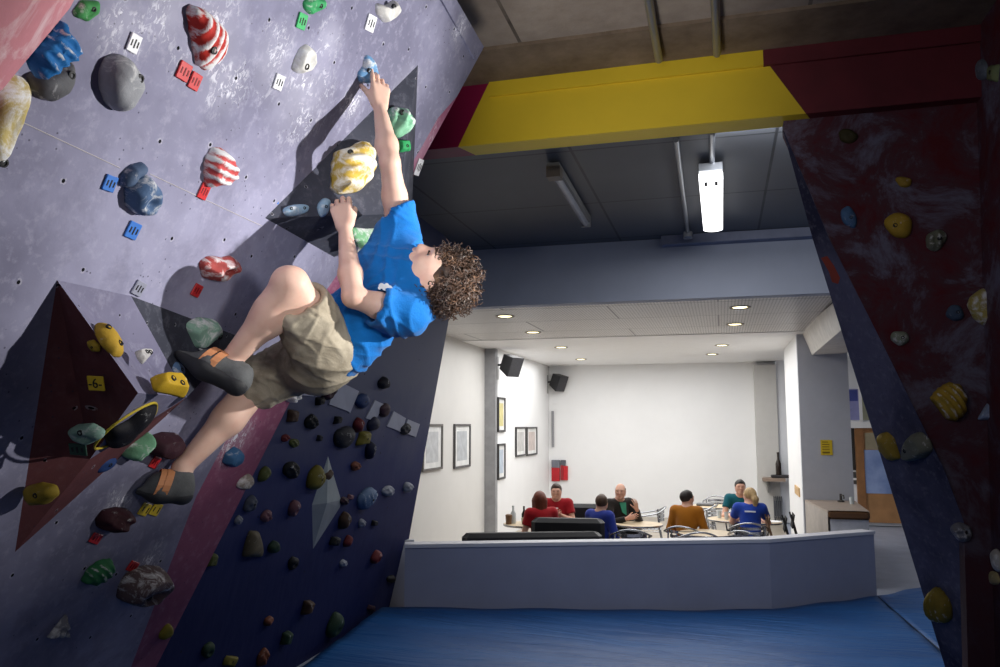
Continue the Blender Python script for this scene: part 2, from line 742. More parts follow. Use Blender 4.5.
door = MB().span(*far_rect(862, 430, 912, 522, .01, .06))
DOORW = paint((168, 124, 82), .45, var=.15, scale=4)
d = struct('door_1', door, DOORW)
mb = MB()
for r in ((858.5, 427, 862, 522), (862, 427, 918, 431), (912, 431, 918, 522)):
    mb.span(*far_rect(*r, .0, .09))
struct('door_frame', mb, paint((140, 98, 62), .45, var=.15), d)
m = NT('frosted_door_glass')
m.color(m.ramp(m.noise(2), [(.3, lin((104, 126, 178))), (.7, lin((150, 168, 208)))]))
m.set(.12)
struct('door_pane', MB().span(*far_rect(865, 450, 908, 493, .06, .075)), m.m, d)
struct('door_poster', MB().span(*far_rect(865, 433, 908, 449, .06, .07)), paint((150, 140, 116), .7), d)
struct('trim_1', MB().span(*far_rect(849, 422, 922, 428, .0, .12)), WHITE)
o = MB().span(*far_rect(849, 428, 857, 470, .0, .03)).build('dark_doorway_panel', paint((44, 40, 38), .7))
tag(o, 'narrow dark panel left of the wooden door frame', 'panel')
nb = thing('notice_board', 'blue and lilac notice board above the white ledge beside the pillar', 'notice board', far(852, 421))
MB().span(*far_rect(848, 389, 859, 420, .0, .03)).build('backing', paint((140, 142, 190), .7), nb, sub=nb.location)
MB().span(*far_rect(849, 390, 857, 401, .03, .035)).build('dark_poster', paint((62, 72, 140), .7), nb, sub=nb.location)
nb = thing('pin_board', 'olive grey pin board above the wooden door', 'notice board', far(866, 421))
MB().span(*far_rect(861, 389, 900, 420, .0, .03)).build('backing', paint((150, 150, 128), .7), nb, sub=nb.location)
MB().span(*far_rect(859.5, 387, 861, 422, .0, .04)).build('edge_strip', WHITE, nb, sub=nb.location)
nb = thing('leaflet_rack', 'small black and white poster beside the door frame, above the counter', 'poster', far(854, 484))
MB().span(*far_rect(851, 472, 858, 484, .0, .02)).build('backing', paint((70, 70, 70), .7), nb, sub=nb.location)
MB().span(*far_rect(852, 478, 857, 480, .02, .025)).build('light_band', WHITE, nb, sub=nb.location)

# yellow notice on the pillar
a, b = at_y(821, 455, YP), at_y(832, 440, YP)
sg = thing('pillar_notice', 'small yellow notice on the grey pillar', 'notice', a)
MB().span((a[0], YP - .012, a[2]), (b[0], YP - .001, b[2])).build('plate', paint((206, 176, 30), .5), sg, sub=a)
mb = MB()
h = b[2] - a[2]
for k, wd in ((.84, .7), (.68, .82), (.52, .78), (.36, .82), (.12, .84)):
    mb.span((a[0] + .02, YP - .015, a[2] + h * k), (a[0] + .02 + (b[0] - a[0] - .04) * wd, YP - .012, a[2] + h * (k + (.05 if k > .2 else .1))))
mb.build('text_lines', paint((120, 96, 10), .6), sg, sub=a)

# --- low wall with pale cap
A0 = at_z(772, 609, 0)
B0 = at_d(405, 541, 9.24)
B0[2] = 0
C0 = at_z(877, 596, 0)
n_ab = unit(np.cross(A0 - B0, UP))   # towards the gym
n_ab = n_ab if n_ab[1] < 0 else -n_ab
n_ac = unit(np.cross(C0 - A0, UP))
n_ac = n_ac if n_ac[1] < 0 else -n_ac
T = .2
Ai = A0 - unit(n_ab + n_ac) * T
Bi, Ci = B0 - n_ab * T, C0 - n_ac * T


def lowwall(z0, z1, g=0.0):
    Aa = A0 + unit(n_ab + n_ac) * g
    pts = [B0 + n_ab * g, Aa, C0 + n_ac * g + unit(C0 - A0) * g, Ci + unit(C0 - A0) * g, Ai, Bi]
    return [p + V(0, 0, z0) for p in pts], V(0, 0, z1 - z0)


def lw(z0, z1, g=0.0):
    pts, e = lowwall(z0, z1, g)
    mb = MB()
    P = pts
    mb.prism([P[0], P[1], P[4], P[5]], e)
    mb.prism([P[1], P[2], P[3], P[4]], e)
    return mb


struct('wall_low', lw(-.02, .76), paint((150, 154, 176), .55, var=.05, scale=2))
struct('trim_low_wall_cap', lw(.76, .8, .012), paint((206, 206, 214), .4, var=.03))

lw0 = B0 - n_ab * .44 + unit(A0 - B0) * .1
lw1 = lw0 - unit(A0 - B0) * .55
struct('wall_low_return', MB().prism([lw0 - UP * .02, lw1 - UP * .02, lw1 - n_ab * .1 - UP * .02, lw0 - n_ab * .1 - UP * .02], UP * .80), paint((176, 178, 186), .6, var=.03))
fl = [Bi + (Bi - Ai) * .9, Bi, Ai, Ci, V(Ci[0], YP, 0), V(1.2, YP + .1, 0), V(1.2, Y_BACK + .2, 0), V(-5.6, Y_BACK + .2, 0)]
struct('floor_cafe', MB().prism([q - V(0, 0, .018) for q in fl], V(0, 0, .018)), CAFEFLOOR)

# --- landing mats
m = NT('blue_mat_vinyl')
f = m.noise(1.0, 5, .6, m.mapping(sc=(.6, 2.2, 1), rot=(0, 0, .2)))
m.color(m.ramp(f, [(.3, lin((20, 76, 138))), (.7, lin((27, 94, 160)))]))
m.bump(m.noise(1.6, 4, .55, m.mapping(sc=(.5, 3.2, 1), rot=(0, 0, .15)), 1.0), .8, .06)
m.set(.5)
MAT_BLUE = m.m


def coons(name, label, left, right, front, rear, nu, nv):
    """left/right: functions of v; front/rear: functions of u (plan view)"""
    v, f = [], []
    c00, c10, c01, c11 = front(0), front(1), rear(0), rear(1)
    for j in range(nv + 1):
        b = j / nv
        for i in range(nu + 1):
            a = i / nu
            p = (left(b) * (1 - a) + right(b) * a + front(a) * (1 - b) + rear(a) * b
                 - (c00 * (1 - a) * (1 - b) + c10 * a * (1 - b) + c01 * (1 - a) * b + c11 * a * b))
            x, y = p[0], p[1]
            dd = abs((p - B0) @ n_ab)
            lf = np.clip(((A0 - p) @ unit(A0 - B0)) / np.linalg.norm(A0 - B0), 0, 1)
            z = .12 * lf ** 1.5 * max(0, 1 - dd / 1.6) + .006 * math.sin(x * 3 + y * 7) + .004 * math.sin(y * 17 - x * 4)
            v.append((x, y, z))
    for j in range(nv):
        for i in range(nu):
            q = j * (nu + 1) + i
            f.append((q, q + 1, q + nu + 2, q + nu + 1))
    o = link(name, mesh(name, v, f, True), MAT_BLUE)
    md = o.modifiers.new('thickness', 'SOLIDIFY')
    md.thickness = .018
    md.offset = -1
    return tag(o, label, 'crash mat', 'blue landing mats')


def seg(a, b):
    a, b = V(a[0], a[1], 0), V(b[0], b[1], 0)
    return lambda t: a + (b - a) * t


s1 = at_z(945, 655, 0)
sd = unit(s1 - C0)
S_end = C0 + sd * ((C0[1] + 3) / -sd[1])
q0, q1 = at_z(397, 604, 0), at_z(293, 667, 0)
ub = unit(q1 - q0)
BX = B0 - unit(A0 - B0) * .25
kink = .75


def rear_line(t):
    if t < kink:
        return BX + (A0 - BX) * (t / kink) - n_ab * .004
    w_ = (t - kink) / (1 - kink)
    return A0 + (C0 - A0) * w_ - n_ac * .004 * (1 - w_)


FL = q0 + ub * ((q0[1] + 3) / -ub[1]) + V(-.06, 0, 0)
coons('landing_mat', 'broad blue vinyl landing mat in front of the low wall', seg(FL, rear_line(0)), seg(S_end, C0), seg(FL, S_end), rear_line, 60, 70)
e1 = at_z(935, 584, 0)
G = unit(V(-sd[1], sd[0], 0))
if G[0] < 0:
    G = -G
o2 = G * .0005
far2 = C0 + (e1 - C0) * 2.2
rm_ = coons('landing_mat', 'blue landing mat right of the diagonal seam, under the dark right wall', seg(S_end + o2, C0 + o2), seg(V(6.5, -3, 0), far2), seg(S_end + o2, V(6.5, -3, 0)), seg(C0 + o2, far2), 24, 60)

MB().tube([C0 + V(0, 0, .001) + sd * .05, C0 + sd * 2.5 + V(0, 0, .004), S_end + V(0, 0, .004)], .007, 6).build('seam', paint((10, 30, 58), .8), rm_)

# --- ceiling services
STEEL = paint((150, 152, 156), .35, .7, var=.06)


def conduit(pts, name, label):
    a = V(*pts[0])
    o = MB().tube(pts, .022, 10).build(name, STEEL, loc=a, smooth=True)
    return tag(o, label, 'conduit', 'ceiling conduits')


def zc(px, py, z):
    return at_z(px, py, z)


conduit([zc(645, -20, ZC - .03), zc(659, 60, ZC - .07)], 'conduit', 'left conduit on the concrete ceiling in front of the yellow beam')
conduit([zc(714, -20, ZC - .03), zc(717, 54, ZC - .07)], 'conduit', 'right conduit on the concrete ceiling in front of the yellow beam')
q = zc(688, 233, ZC - .03)
cd = thing('conduit', 'conduit behind the yellow beam ending in a box on the pale ledge', 'conduit', q, group='ceiling conduits')
MB().tube([zc(676, 140, ZC - .03), q], .02, 10).build('pipe', STEEL, cd, sub=q, smooth=True)
MB().box(q + V(0, -.02, -.03), (.1, .1, .07), None, .01).build('junction_box', STEEL, cd, sub=q)
conduit([zc(712, 132, ZC - .03), zc(712, 168, ZC - .03)], 'conduit', 'short conduit feeding the lit fluorescent lamp')

# lit batten lamp
a, b = zc(712, 172, ZC - .10), zc(712, 226, ZC - .10)
a[0] = b[0] = (a[0] + b[0]) / 2
lm = thing('fluorescent_lamp', 'lit white fluorescent batten lamp hanging behind the yellow beam', 'ceiling lamp', (a + b) / 2)
w = .092
pts = []
L = (b - a)[1]
for k in range(13):
    t = math.pi * k / 12
    pts.append(V(a[0] + w * math.cos(t), a[1] + L - w + w * math.sin(t), a[2]))
pts += [V(a[0] - w, a[1] + .02, a[2]), V(a[0] + w, a[1] + .02, a[2])]
MB().prism(pts, (0, 0, -.06)).build('diffuser', emit((255, 255, 255), 3.2, 'batten'), lm, sub=lm.location)
MB().span(a + V(-.09, -.05, 0), b + V(.09, 0, .06)).build('housing', STEEL, lm, sub=lm.location)
for s_ in (-1, 1):
    MB().span(a + V(s_ * .04 - .012, .06, -.066), a + V(s_ * .04 + .012, .16, -.058)).build('clip', paint((60, 62, 66), .5), lm, sub=lm.location)
MB().tube([b + V(0, .0, -.03), b + V(0, .05, -.03)], .02, 8).build('end_knob', STEEL, lm, sub=lm.location)
# unlit batten
a, b = zc(553, 171, ZC - .09), zc(586, 224, ZC - .09)
dv = unit(b - a)
sv = np.cross(dv, UP)
lm = thing('fluorescent_lamp', 'unlit slim grey batten fitting left of the lit lamp', 'ceiling lamp', (a + b) / 2)
MB().box((a + b) / 2 + V(0, 0, .04), (.1, np.linalg.norm(b - a), .06), (sv, dv, UP)).build('housing', paint((130, 128, 124), .5), lm, sub=lm.location)
MB().tube([a + dv * .12, b - dv * .03], .03, 10).build('tube', paint((160, 160, 164), .3), lm, sub=lm.location)
MB().box(a + dv * .06, (.11, .12, .09), (sv, dv, UP)).build('end_cap', paint((120, 108, 96), .5), lm, sub=lm.location)
MB().box(b - dv * .015, (.09, .03, .07), (sv, dv, UP)).build('end_cap', paint((150, 150, 150), .5), lm, sub=lm.location)
# ================================================================== CLIMBING WALLS
# main overhanging panel: X = -2.885 + .45 Z
MAIN = Plane((-2.885, 0, 0), (1, 0, -.45))


def wall_paint(name, rgb, dark, light, chalk_spots=(), tnut=True, nut_scale=4.4, mottle=(0.35, .65), bump=.25, light_amt=.5, plane='YZ', scratch=True):
    m = NT(name)
    big = m.noise(.9, 5, .6)
    fine = m.noise(26, 4, .7)
    col = m.ramp(big, [(mottle[0], lin(dark)), (mottle[1], lin(rgb))])
    col = m.mix(m.math('MULTIPLY', m.ramp(fine, [(.52, (0, 0, 0)), (.8, (1, 1, 1))]), light_amt), col, lin(light))
    # grey scuffs
    sc = m.noise(3.2, 6, .72, dist=.4)
    col = m.mix(m.math('MULTIPLY', m.ramp(sc, [(.50, (0, 0, 0)), (.70, (1, 1, 1))]), .6), col, lin(dark))
    # fine dark specks
    sp = m.n('ShaderNodeTexVoronoi', Scale=38.0)
    m.l(m.tc.outputs['Object'], sp.inputs['Vector'])
    spk = m.math('LESS_THAN', sp.outputs['Distance'], .11)
    gate = m.math('GREATER_THAN', m.noise(5, 3), .54)
    col = m.mix(m.math('MULTIPLY', m.math('MULTIPLY', spk, gate), .7), col, lin((60, 58, 74)))
    # chalk smears close to the used holds
    if len(chalk_spots):
        tot = None
        for (c, r) in chalk_spots:
            vd = m.n('ShaderNodeVectorMath', operation='DISTANCE')
            m.l(m.tc.outputs['Object'], vd.inputs[0])
            vd.inputs[1].default_value = tuple(c)
            w = m.n('ShaderNodeMapRange')
            m.l(vd.outputs['Value'], w.inputs['Value'])
            w.inputs['From Min'].default_value = r
            w.inputs['From Max'].default_value = r * .15
            w = w.outputs[0]
            tot = w if tot is None else m.math('MAXIMUM', tot, w)
        ch = m.noise(40, 6, .72, m.mapping(rot=(.6, 0, 0), sc=(1, 1.4, .75)), .9)
        st = m.math('MULTIPLY', m.ramp(ch, [(.525, (0, 0, 0)), (.55, (1, 1, 1))]), m.math('MULTIPLY', tot, m.ramp(m.noise(7, 3, .6), [(.44, (0, 0, 0)), (.58, (1, 1, 1))])))
        soft_ = m.math('MULTIPLY', tot, .14)
        col = m.mix(m.math('MAXIMUM', m.math('MULTIPLY', st, .9), soft_), col, lin((238, 238, 246)))
    if tnut:
        v = m.n('ShaderNodeTexVoronoi', Scale=nut_scale, Randomness=.42, voronoi_dimensions='2D')
        mp = m.n('ShaderNodeSeparateXYZ')
        m.l(m.tc.outputs['Object'], mp.inputs[0])
        cb = m.n('ShaderNodeCombineXYZ')
        m.l(mp.outputs[1 if plane == 'YZ' else 0], cb.inputs[0])
        m.l(mp.outputs[2], cb.inputs[1])
        m.l(cb.outputs[0], v.inputs['Vector'])
        ring = m.math('LESS_THAN', v.outputs['Distance'], .046)
        ring = m.math('MULTIPLY', ring, m.math('GREATER_THAN', m.noise(60, 3), .5))
        col = m.mix(m.math('MULTIPLY', ring, .3), col, lin((214, 212, 222)))
        hole = m.math('LESS_THAN', v.outputs['Distance'], .023)
        col = m.mix(hole, col, (.004, .004, .006, 1))
    m.color(col)
    m.bump(m.noise(9, 6, .7), bump, .006)
    m.set(.8, 0, .14)
    return m.m


def mainp(px, py, off=0.0):
    return MAIN.hit(px, py, off)


spots = [(mainp(275, 62), .16), (mainp(302, 92), .22), (mainp(210, 40), .2), (mainp(225, 80), .14), (mainp(352, 102), .09),
         (mainp(125, 25), .12), (mainp(330, 40), .1), (mainp(170, 12), .12), (mainp(150, 560), .1), (mainp(140, 430), .1),
         (mainp(405, 95), .16), (mainp(460, 30), .10), (mainp(120, 500), .08)]
PANEL = wall_paint('lavender_panel', (158, 157, 182), (112, 111, 132), (188, 186, 206), spots, mottle=(.40, .60))
PINK = wall_paint('pink_edge_paint', (172, 106, 132), (130, 76, 104), (200, 156, 174), [(mainp(235, 440), .15), (mainp(420, 140), .2)], tnut=False)

# outline of the panel, in the photo and running on past its frame
K_top, K_bot = (483, 49), (129, 720)
K_LINE = [(483, 49), (294, 394), (156, 667), (129, 720)]
outl = [(483, 49), (112, 720), (-160, 760), (-160, -170), (318, -160)]
edge_in = [(440, 110), (412, 152), (372, 232), (318, 272), (262, 408), (200, 520), (80, 720)]   # where the pink paint begins


def lerp2(a, b, t):
    return (a[0] + (b[0] - a[0]) * t, a[1] + (b[1] - a[1]) * t)


def on_arete(y):
    for p, q in zip(K_LINE, K_LINE[1:]):
        if y <= q[1]:
            break
    return lerp2(p, q, (y - p[1]) / (q[1] - p[1]))


back = -MAIN.n * .12
lav = [K_top, on_arete(96)] + edge_in[0:0] + [(438, 118), (420, 150), (380, 214), (330, 285), (243, 408), (196, 497), (131, 667), (110, 720), (-160, 760), (-160, -170), (364, -160)]
wl = MB().prism([mainp(*p) for p in lav], back)
wl_o = struct('wall_left', wl, PANEL)
pk = [on_arete(96)] + [on_arete(y) for y in (150, 214, 285, 394, 497, 667, 720)] + [(110, 720), (131, 667), (196, 497), (243, 408), (330, 285), (380, 214), (420, 150), (438, 118)]
struct('painted_edge_stripe', MB().prism([mainp(*p) for p in pk], back), PINK, wl_o)
# rounded lip along the upper right edge
e0, e1 = mainp(364, -160), mainp(*K_top)
g = unit(e1 - e0)
g2 = unit(np.cross(MAIN.n, g))
if g2[1] < 0:
    g2 = -g2
MB().prism([mainp(352, -160, .012), mainp(364, -160, .012), mainp(484, 47, .012), mainp(475, 59, .012)], -MAIN.n * .14).build('rounded_lip', PANEL, wl_o)
MB().tube([mainp(350, -160, .002), mainp(474, 58, .002)], .004, 6).build('lip_groove', paint((70, 68, 90), .7), wl_o)
# return face from the arete back to the rear panel
r0, r1 = mainp(*K_top), mainp(*K_bot)
struct('wall_left_return', MB().add([r0 + back, r1 + back, r1 + V(-1.5, .5, -.6), r0 + V(-2.2, .6, .2)], [(0, 1, 2, 3)]), paint((60, 58, 90), .7))
# scribed joint between two boards
jm = MB()
for a, b in (((24, 123), (120, 168)), ((150, 174), (262, 226))):
    pa, pb = mainp(*a, .0008), mainp(*b, .0008)
    jm.tube([pa, pb], .0014, 4)
jm.build('board_joint', paint((190, 184, 186), .7), wl_o)

# rear panel, seen right of the arete
q0, q1, q2 = at_z(397, 604, 0), at_z(293, 667, 0), at_d(449, 319, 9.45)
nr = unit(np.cross(q1 - q0, q2 - q0))
if nr[0] < 0:
    nr = -nr
REAR = Plane(q0, nr)
ub = unit(q1 - q0)
rise = unit(q2 - q0)
top = q0 + rise * (ZC - .0) / rise[2]
v0, v1 = q0 - rise * .05, q0 + ub * 8 - rise * .05
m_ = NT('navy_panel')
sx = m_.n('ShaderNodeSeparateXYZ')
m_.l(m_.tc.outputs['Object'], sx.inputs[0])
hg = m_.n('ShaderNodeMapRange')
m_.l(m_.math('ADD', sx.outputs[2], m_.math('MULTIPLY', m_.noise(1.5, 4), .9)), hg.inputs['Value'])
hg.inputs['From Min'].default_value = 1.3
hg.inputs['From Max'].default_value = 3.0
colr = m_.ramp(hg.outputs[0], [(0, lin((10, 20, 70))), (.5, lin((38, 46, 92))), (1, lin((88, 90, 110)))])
wd = m_.noise(6, 5, .7, m_.mapping(sc=(4, 4, .25)))
colr = m_.mix(m_.math('MULTIPLY', m_.ramp(wd, [(.4, (0, 0, 0)), (.7, (1, 1, 1))]), .10), colr, lin((84, 88, 122)))
vv = m_.n('ShaderNodeTexVoronoi', Scale=5.0, Randomness=.4)
m_.l(m_.tc.outputs['Object'], vv.inputs['Vector'])
colr = m_.mix(m_.math('LESS_THAN', vv.outputs['Distance'], .05), colr, lin((16, 16, 30)))
m_.color(colr)
m_.bump(m_.noise(12, 5, .7), .2, .006)
m_.set(.7, 0, .2)
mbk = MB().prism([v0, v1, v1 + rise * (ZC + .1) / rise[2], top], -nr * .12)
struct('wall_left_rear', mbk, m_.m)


def rearp(px, py, off=0.0):
    return REAR.hit(px, py, off)


def plane3(a, b, c):
    n = unit(np.cross(b - a, c - a))
    if n @ (EYE - a) < 0:
        n = -n
    return Plane(a, n)


# dark wall under the beam on the right
YR = YB0 + .08
RIGHTP = Plane((0, YR, 0), (0, -1, 0))
m_ = NT('worn_red_wall')
n1 = m_.noise(3.0, 7, .72, dist=.5)
n2 = m_.noise(1.1, 4, .6)
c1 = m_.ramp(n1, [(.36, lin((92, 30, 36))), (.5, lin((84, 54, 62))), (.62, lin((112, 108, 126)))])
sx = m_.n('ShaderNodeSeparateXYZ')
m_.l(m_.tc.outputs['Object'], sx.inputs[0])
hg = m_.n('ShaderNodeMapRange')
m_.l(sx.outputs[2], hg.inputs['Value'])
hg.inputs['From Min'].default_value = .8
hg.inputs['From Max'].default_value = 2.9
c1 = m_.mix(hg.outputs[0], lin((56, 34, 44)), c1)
m_.color(c1)
m_.bump(m_.noise(16, 6, .75), .5, .01)
m_.set(.75, 0, .2)
REDW = m_.m
FACETM = wall_paint('dark_violet_facet', (104, 104, 128), (56, 56, 78), (150, 150, 166), tnut=False, light_amt=.5, mottle=(.42, .6))


def rp(px, py):
    return RIGHTP.hit(px, py)


L2 = [(784, 131), (831, 240), (893, 365), (943, 467), (964, 522), (968, 667), (969, 760)]
S_hi, S_lo = rp(976, 70), rp(990, 500)
SX = lambda z: float(S_hi[0] + (S_lo[0] - S_hi[0]) * (z - S_hi[2]) / (S_lo[2] - S_hi[2]))
zz0 = rp(969, 760)[2]
redpoly = [rp(*p) for p in L2] + [V(SX(rp(969, 760)[2]), YR, rp(969, 760)[2]), V(SX(ZB), YR, ZB + .02), V(rp(784, 131)[0], YR, ZB + .02)]
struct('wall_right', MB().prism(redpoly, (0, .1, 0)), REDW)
# facet that turns back from the red face to the leaning edge
L1 = [(783, 131), (813, 240), (852, 365), (884, 467), (901, 522), (945, 667), (973, 760)]
FP = plane3(rp(784, 131), rp(964, 522), at_y(945, 667, YR + .62))
mb = MB()
pr = [FP.hit(*p) for p in L2]
pl = [FP.hit(*p) for p in L1]
n = len(pr)
mb.add(pr + pl + [p + V(.25, .1, 0) for p in pl], [(i, i + 1, n + i + 1, n + i) for i in range(n - 1)] + [(n + i, n + i + 1, 2 * n + i + 1, 2 * n + i) for i in range(n - 1)])
FAC = struct('wall_right_facet', mb, FACETM)
facet_planes = [FP] * 6
# side wall in the right foreground
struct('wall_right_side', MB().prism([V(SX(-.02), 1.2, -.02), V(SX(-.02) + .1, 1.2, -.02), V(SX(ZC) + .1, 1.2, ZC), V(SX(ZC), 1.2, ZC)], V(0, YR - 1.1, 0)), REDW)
SIDEP = plane3(S_hi, S_lo, S_lo + V(0, -1, 0))
# orange paint streak on the facet
sp_ = facet_planes[1]
o = MB().prism([sp_.hit(*p, .002) for p in ((821, 258), (827, 256), (834, 266), (840, 278), (838, 284), (832, 282), (829, 272))], -sp_.n * .001).build('orange_marking', paint((170, 70, 50), .7), FAC)

# ------------------------------------------------------------------ volumes
def volume(name, label, base, mats, faces, verts, group='timber volumes'):
    o = thing(name, label, 'climbing volume', base, group=group)
    for (pn, idx, mt) in faces:
        vs = [verts[i] for i in idx]
        c = np.mean(vs, axis=0)
        nrm = np.cross(vs[1] - vs[0], vs[2] - vs[0])
        MB().add(vs, [tuple(range(len(vs)))]).build(pn, mt, o, sub=base)
    return o


VG = wall_paint('grey_volume', (142, 140, 164), (104, 102, 126), (184, 182, 200), [], tnut=True, nut_scale=7, light_amt=.4)
VD = wall_paint('dark_volume', (74, 76, 88), (46, 48, 58), (124, 124, 136), [(mainp(300, 190, .1), .22), (mainp(340, 190, .15), .22), (mainp(400, 95, .1), .2)], tnut=True, nut_scale=7, light_amt=.5)
VM = wall_paint('maroon_volume', (110, 66, 68), (80, 50, 54), (132, 104, 108), [], tnut=True, nut_scale=6, light_amt=.3)
# large low volume
vT, vU, vV, vB = mainp(57, 280), mainp(131, 296), mainp(243, 338), mainp(15, 552)
vA, vA2, vK, vKw = mainp(138, 393, .30), mainp(187, 397, .11), mainp(90, 459, .08), mainp(176, 407, .0)
VOL1 = volume('faceted_volume', 'large faceted volume with a maroon face on the left of the overhanging panel', mainp(90, 420), None, [
    ('maroon_face', (0, 4, 6, 3), VM), ('upper_face', (0, 1, 5, 4), VG), ('lower_face', (4, 5, 6), VG),
    ('right_face', (1, 2, 5), VD), ('underside', (5, 7, 6), VM), ('underside', (6, 7, 3), VM), ('end_face', (5, 2, 7), VD)],
    [vT, vU, vV, vB, vA, vA2, vK, vKw])


P_MAROON, P_UPPER, P_LOWER, P_VRIGHT = plane3(vT, vA, vB), plane3(vT, vA, vU), plane3(vA, vA2, vK), plane3(vU, vV, vA2)
# upper dark volume
w1, w2, w3, w4 = mainp(418, 65), mainp(265, 218), mainp(334, 257), mainp(411, 232)
wE = mainp(396, 214, .24)
VOL2 = volume('faceted_volume', 'dark grey triangular volume holding the yellow ridged hold, beside the raised arm', mainp(360, 190), None, [
    ('front_face', (0, 1, 4), VD), ('underside', (1, 2, 4), VD), ('underside', (2, 3, 4), VD), ('side_face', (0, 4, 3), VD)], [w1, w2, w3, w4, wE])
P_V2, P_V2U, P_V2S = plane3(w1, w2, wE), plane3(w2, w3, wE), plane3(w1, wE, w4)
# pink volume in the corner of the picture
PV = hold_mat((226, 150, 160), .5, (232, 206, 210), 9)
pv = [(74, 0), (70, 8), (2, 90), (-60, 120), (-110, -40), (-40, -110), (80, -60)]
pin = [mainp(p[0] - (6 if i < 3 else 0) - 4, p[1] - (8 if i < 3 else 0), .17) for i, p in enumerate(pv)]
pin_t = [mainp(20, -10, .24)]
pout = [mainp(*p, .0) for p in pv]
pmid = [mainp(*p, .12) for p in pv]
n = len(pv)
mb = MB().add(pout + pmid + pin + pin_t, [(i, (i + 1) % n, n + (i + 1) % n, n + i) for i in range(n)] + [(n + i, n + (i + 1) % n, 2 * n + (i + 1) % n, 2 * n + i) for i in range(n)] + [(2 * n + i, 2 * n + (i + 1) % n, 3 * n) for i in range(n)])
o = mb.build('rounded_volume', PV, loc=mainp(20, 0), smooth=True)
tag(o, 'big pale pink volume cut off by the top left corner', 'climbing volume')

# ------------------------------------------------------------------ holds
def hold_axes(pl, px, py, ang):
    """local frame on the wall: a = along the image direction ang (deg, clockwise from right)"""
    c = pl.hit(px, py)
    e = pl.hit(px + 4 * math.cos(math.radians(ang)), py + 4 * math.sin(math.radians(ang)))
    a = unit(e - c)
    n = pl.n if pl.n @ (EYE - c) > 0 else -pl.n
    b = unit(np.cross(n, a))
    return c, a, b, n


def scale_at(pl, px, py, ang):
    """metres on the wall for one pixel along ang and across it"""
    r = math.radians(ang)
    c = pl.hit(px, py)
    s1 = np.linalg.norm(pl.hit(px + math.cos(r), py + math.sin(r)) - c)
    s2 = np.linalg.norm(pl.hit(px - math.sin(r), py + math.cos(r)) - c)
    return s1, s2


def outline(style, t, rng):
    if style == 'tri':
        k = 3
        return .78 / max(.42, math.cos(((t + math.pi / k) % (2 * math.pi / k)) - math.pi / k)) * .8
    if style == 'quad':
        k = 4
        return .82 / max(.66, math.cos(((t + math.pi / k) % (2 * math.pi / k)) - math.pi / k))
    if style == 'cone':
        return 1 - .42 * max(0, math.cos(t)) ** .8 + .18 * max(0, -math.cos(t)) * abs(math.sin(t))
    if style == 'moon':
        return 1 - .35 * max(0, math.sin(t)) ** 2
    return 1.0


def poly_radius(pts, t):
    """distance from the origin to the outline in direction t"""
    d = (math.cos(t), math.sin(t))
    best = None
    for i in range(len(pts)):
        x0, y0 = pts[i]
        x1, y1 = pts[(i + 1) % len(pts)]
        ex, ey = x1 - x0, y1 - y0
        den = d[0] * ey - d[1] * ex
        if abs(den) < 1e-12:
            continue
        r = (x0 * ey - y0 * ex) / den
        u = (x0 * d[1] - y0 * d[0]) / den
        if r > 0 and -1e-6 <= u <= 1 + 1e-6:
            best = r if best is None else max(best, r)
    return best or 1e-3


def hold_mesh(w, l, h, style, seed, nt=36, nr=12, poly=None):
    """w, l half sizes along a and b; h height off the wall"""
    rng = random.Random(seed)
    ph = [rng.uniform(0, 6.28) for _ in range(8)]
    shape = style.split('+')[0]
    ridged = 'ridge' in style
    scoop = 'jug' in style
    v = [(0, 0, 0)]
    crest = [0.0]
    th = [2 * math.pi * k / nt for k in range(nt)]
    if poly is not None:
        w = l = 1.0
        rad = [poly_radius(poly, t) for t in th]
        rad = [(rad[k - 1] + 2 * rad[k] + rad[(k + 1) % nt]) / 4 for k in range(nt)]
        sx = max(abs(p[0]) for p in poly)
        sy = max(abs(p[1]) for p in poly)
    for i in range(nr + 1):
        s = i / nr
        for k in range(nt):
            t = th[k]
            if poly is not None:
                o = rad[k]
            else:
                o = outline(shape, t, rng) * (1 + .06 * math.sin(2 * t + ph[0]) + .05 * math.sin(3 * t + ph[1]) + .025 * math.sin(5 * t + ph[2]))
            hh = math.sin(min(1, s * 1.05) * math.pi / 2) ** .75
            x, y = o * (1 - s ** 1.7) * math.cos(t), o * (1 - s ** 1.7) * math.sin(t)
            nx, ny = (x / sx, y / sy) if poly is not None else (x, y)
            if shape in ('tri', 'quad'):
                hh = min(1, s * 2.0) ** .8 * (.84 + .16 * s)
            z = hh
            q = 0.0
            if ridged:
                q = math.sin(nx * 17 + ny * 5.0 + ph[3] + .9 * math.sin(ny * 2.5 + ph[4]))
                z *= 1 + (.08 if poly is not None else .13) * q
                x *= 1 + .03 * q
                y *= 1 + .03 * q
            else:
                z *= 1 + .07 * math.sin(nx * 4 + ph[5]) * math.sin(ny * 4 + ph[6])
            if scoop:
                dd = math.hypot(nx - .1, (ny + .3) * 1.3)
                z -= .5 * math.exp(-(dd / .42) ** 2) * hh
            if 'lump' in style:
                z *= 1 + .24 * math.sin(nx * 6 + ph[3]) * math.cos(ny * 6 + ph[4])
                q = .5 * math.sin(nx * 6 + ph[3]) * math.cos(ny * 6 + ph[4])
            if shape == 'cone':
                z *= .75 + .35 * -nx
            v.append((x * w, y * l, z * h))
            crest.append(q * min(1, s * 4))
    f = []
    for i in range(nr):
        for k in range(nt):
            a, b = 1 + i * nt + k, 1 + i * nt + (k + 1) % nt
            f.append((a, b, b + nt, a + nt))
    f.append(tuple(1 + nr * nt + k for k in range(nt)))
    f += [(0, 1 + (k + 1) % nt, 1 + k) for k in range(nt)]
    return v, f, crest


BOLT = paint((26, 26, 28), .6, key='bolt')
hold_seed = [100]


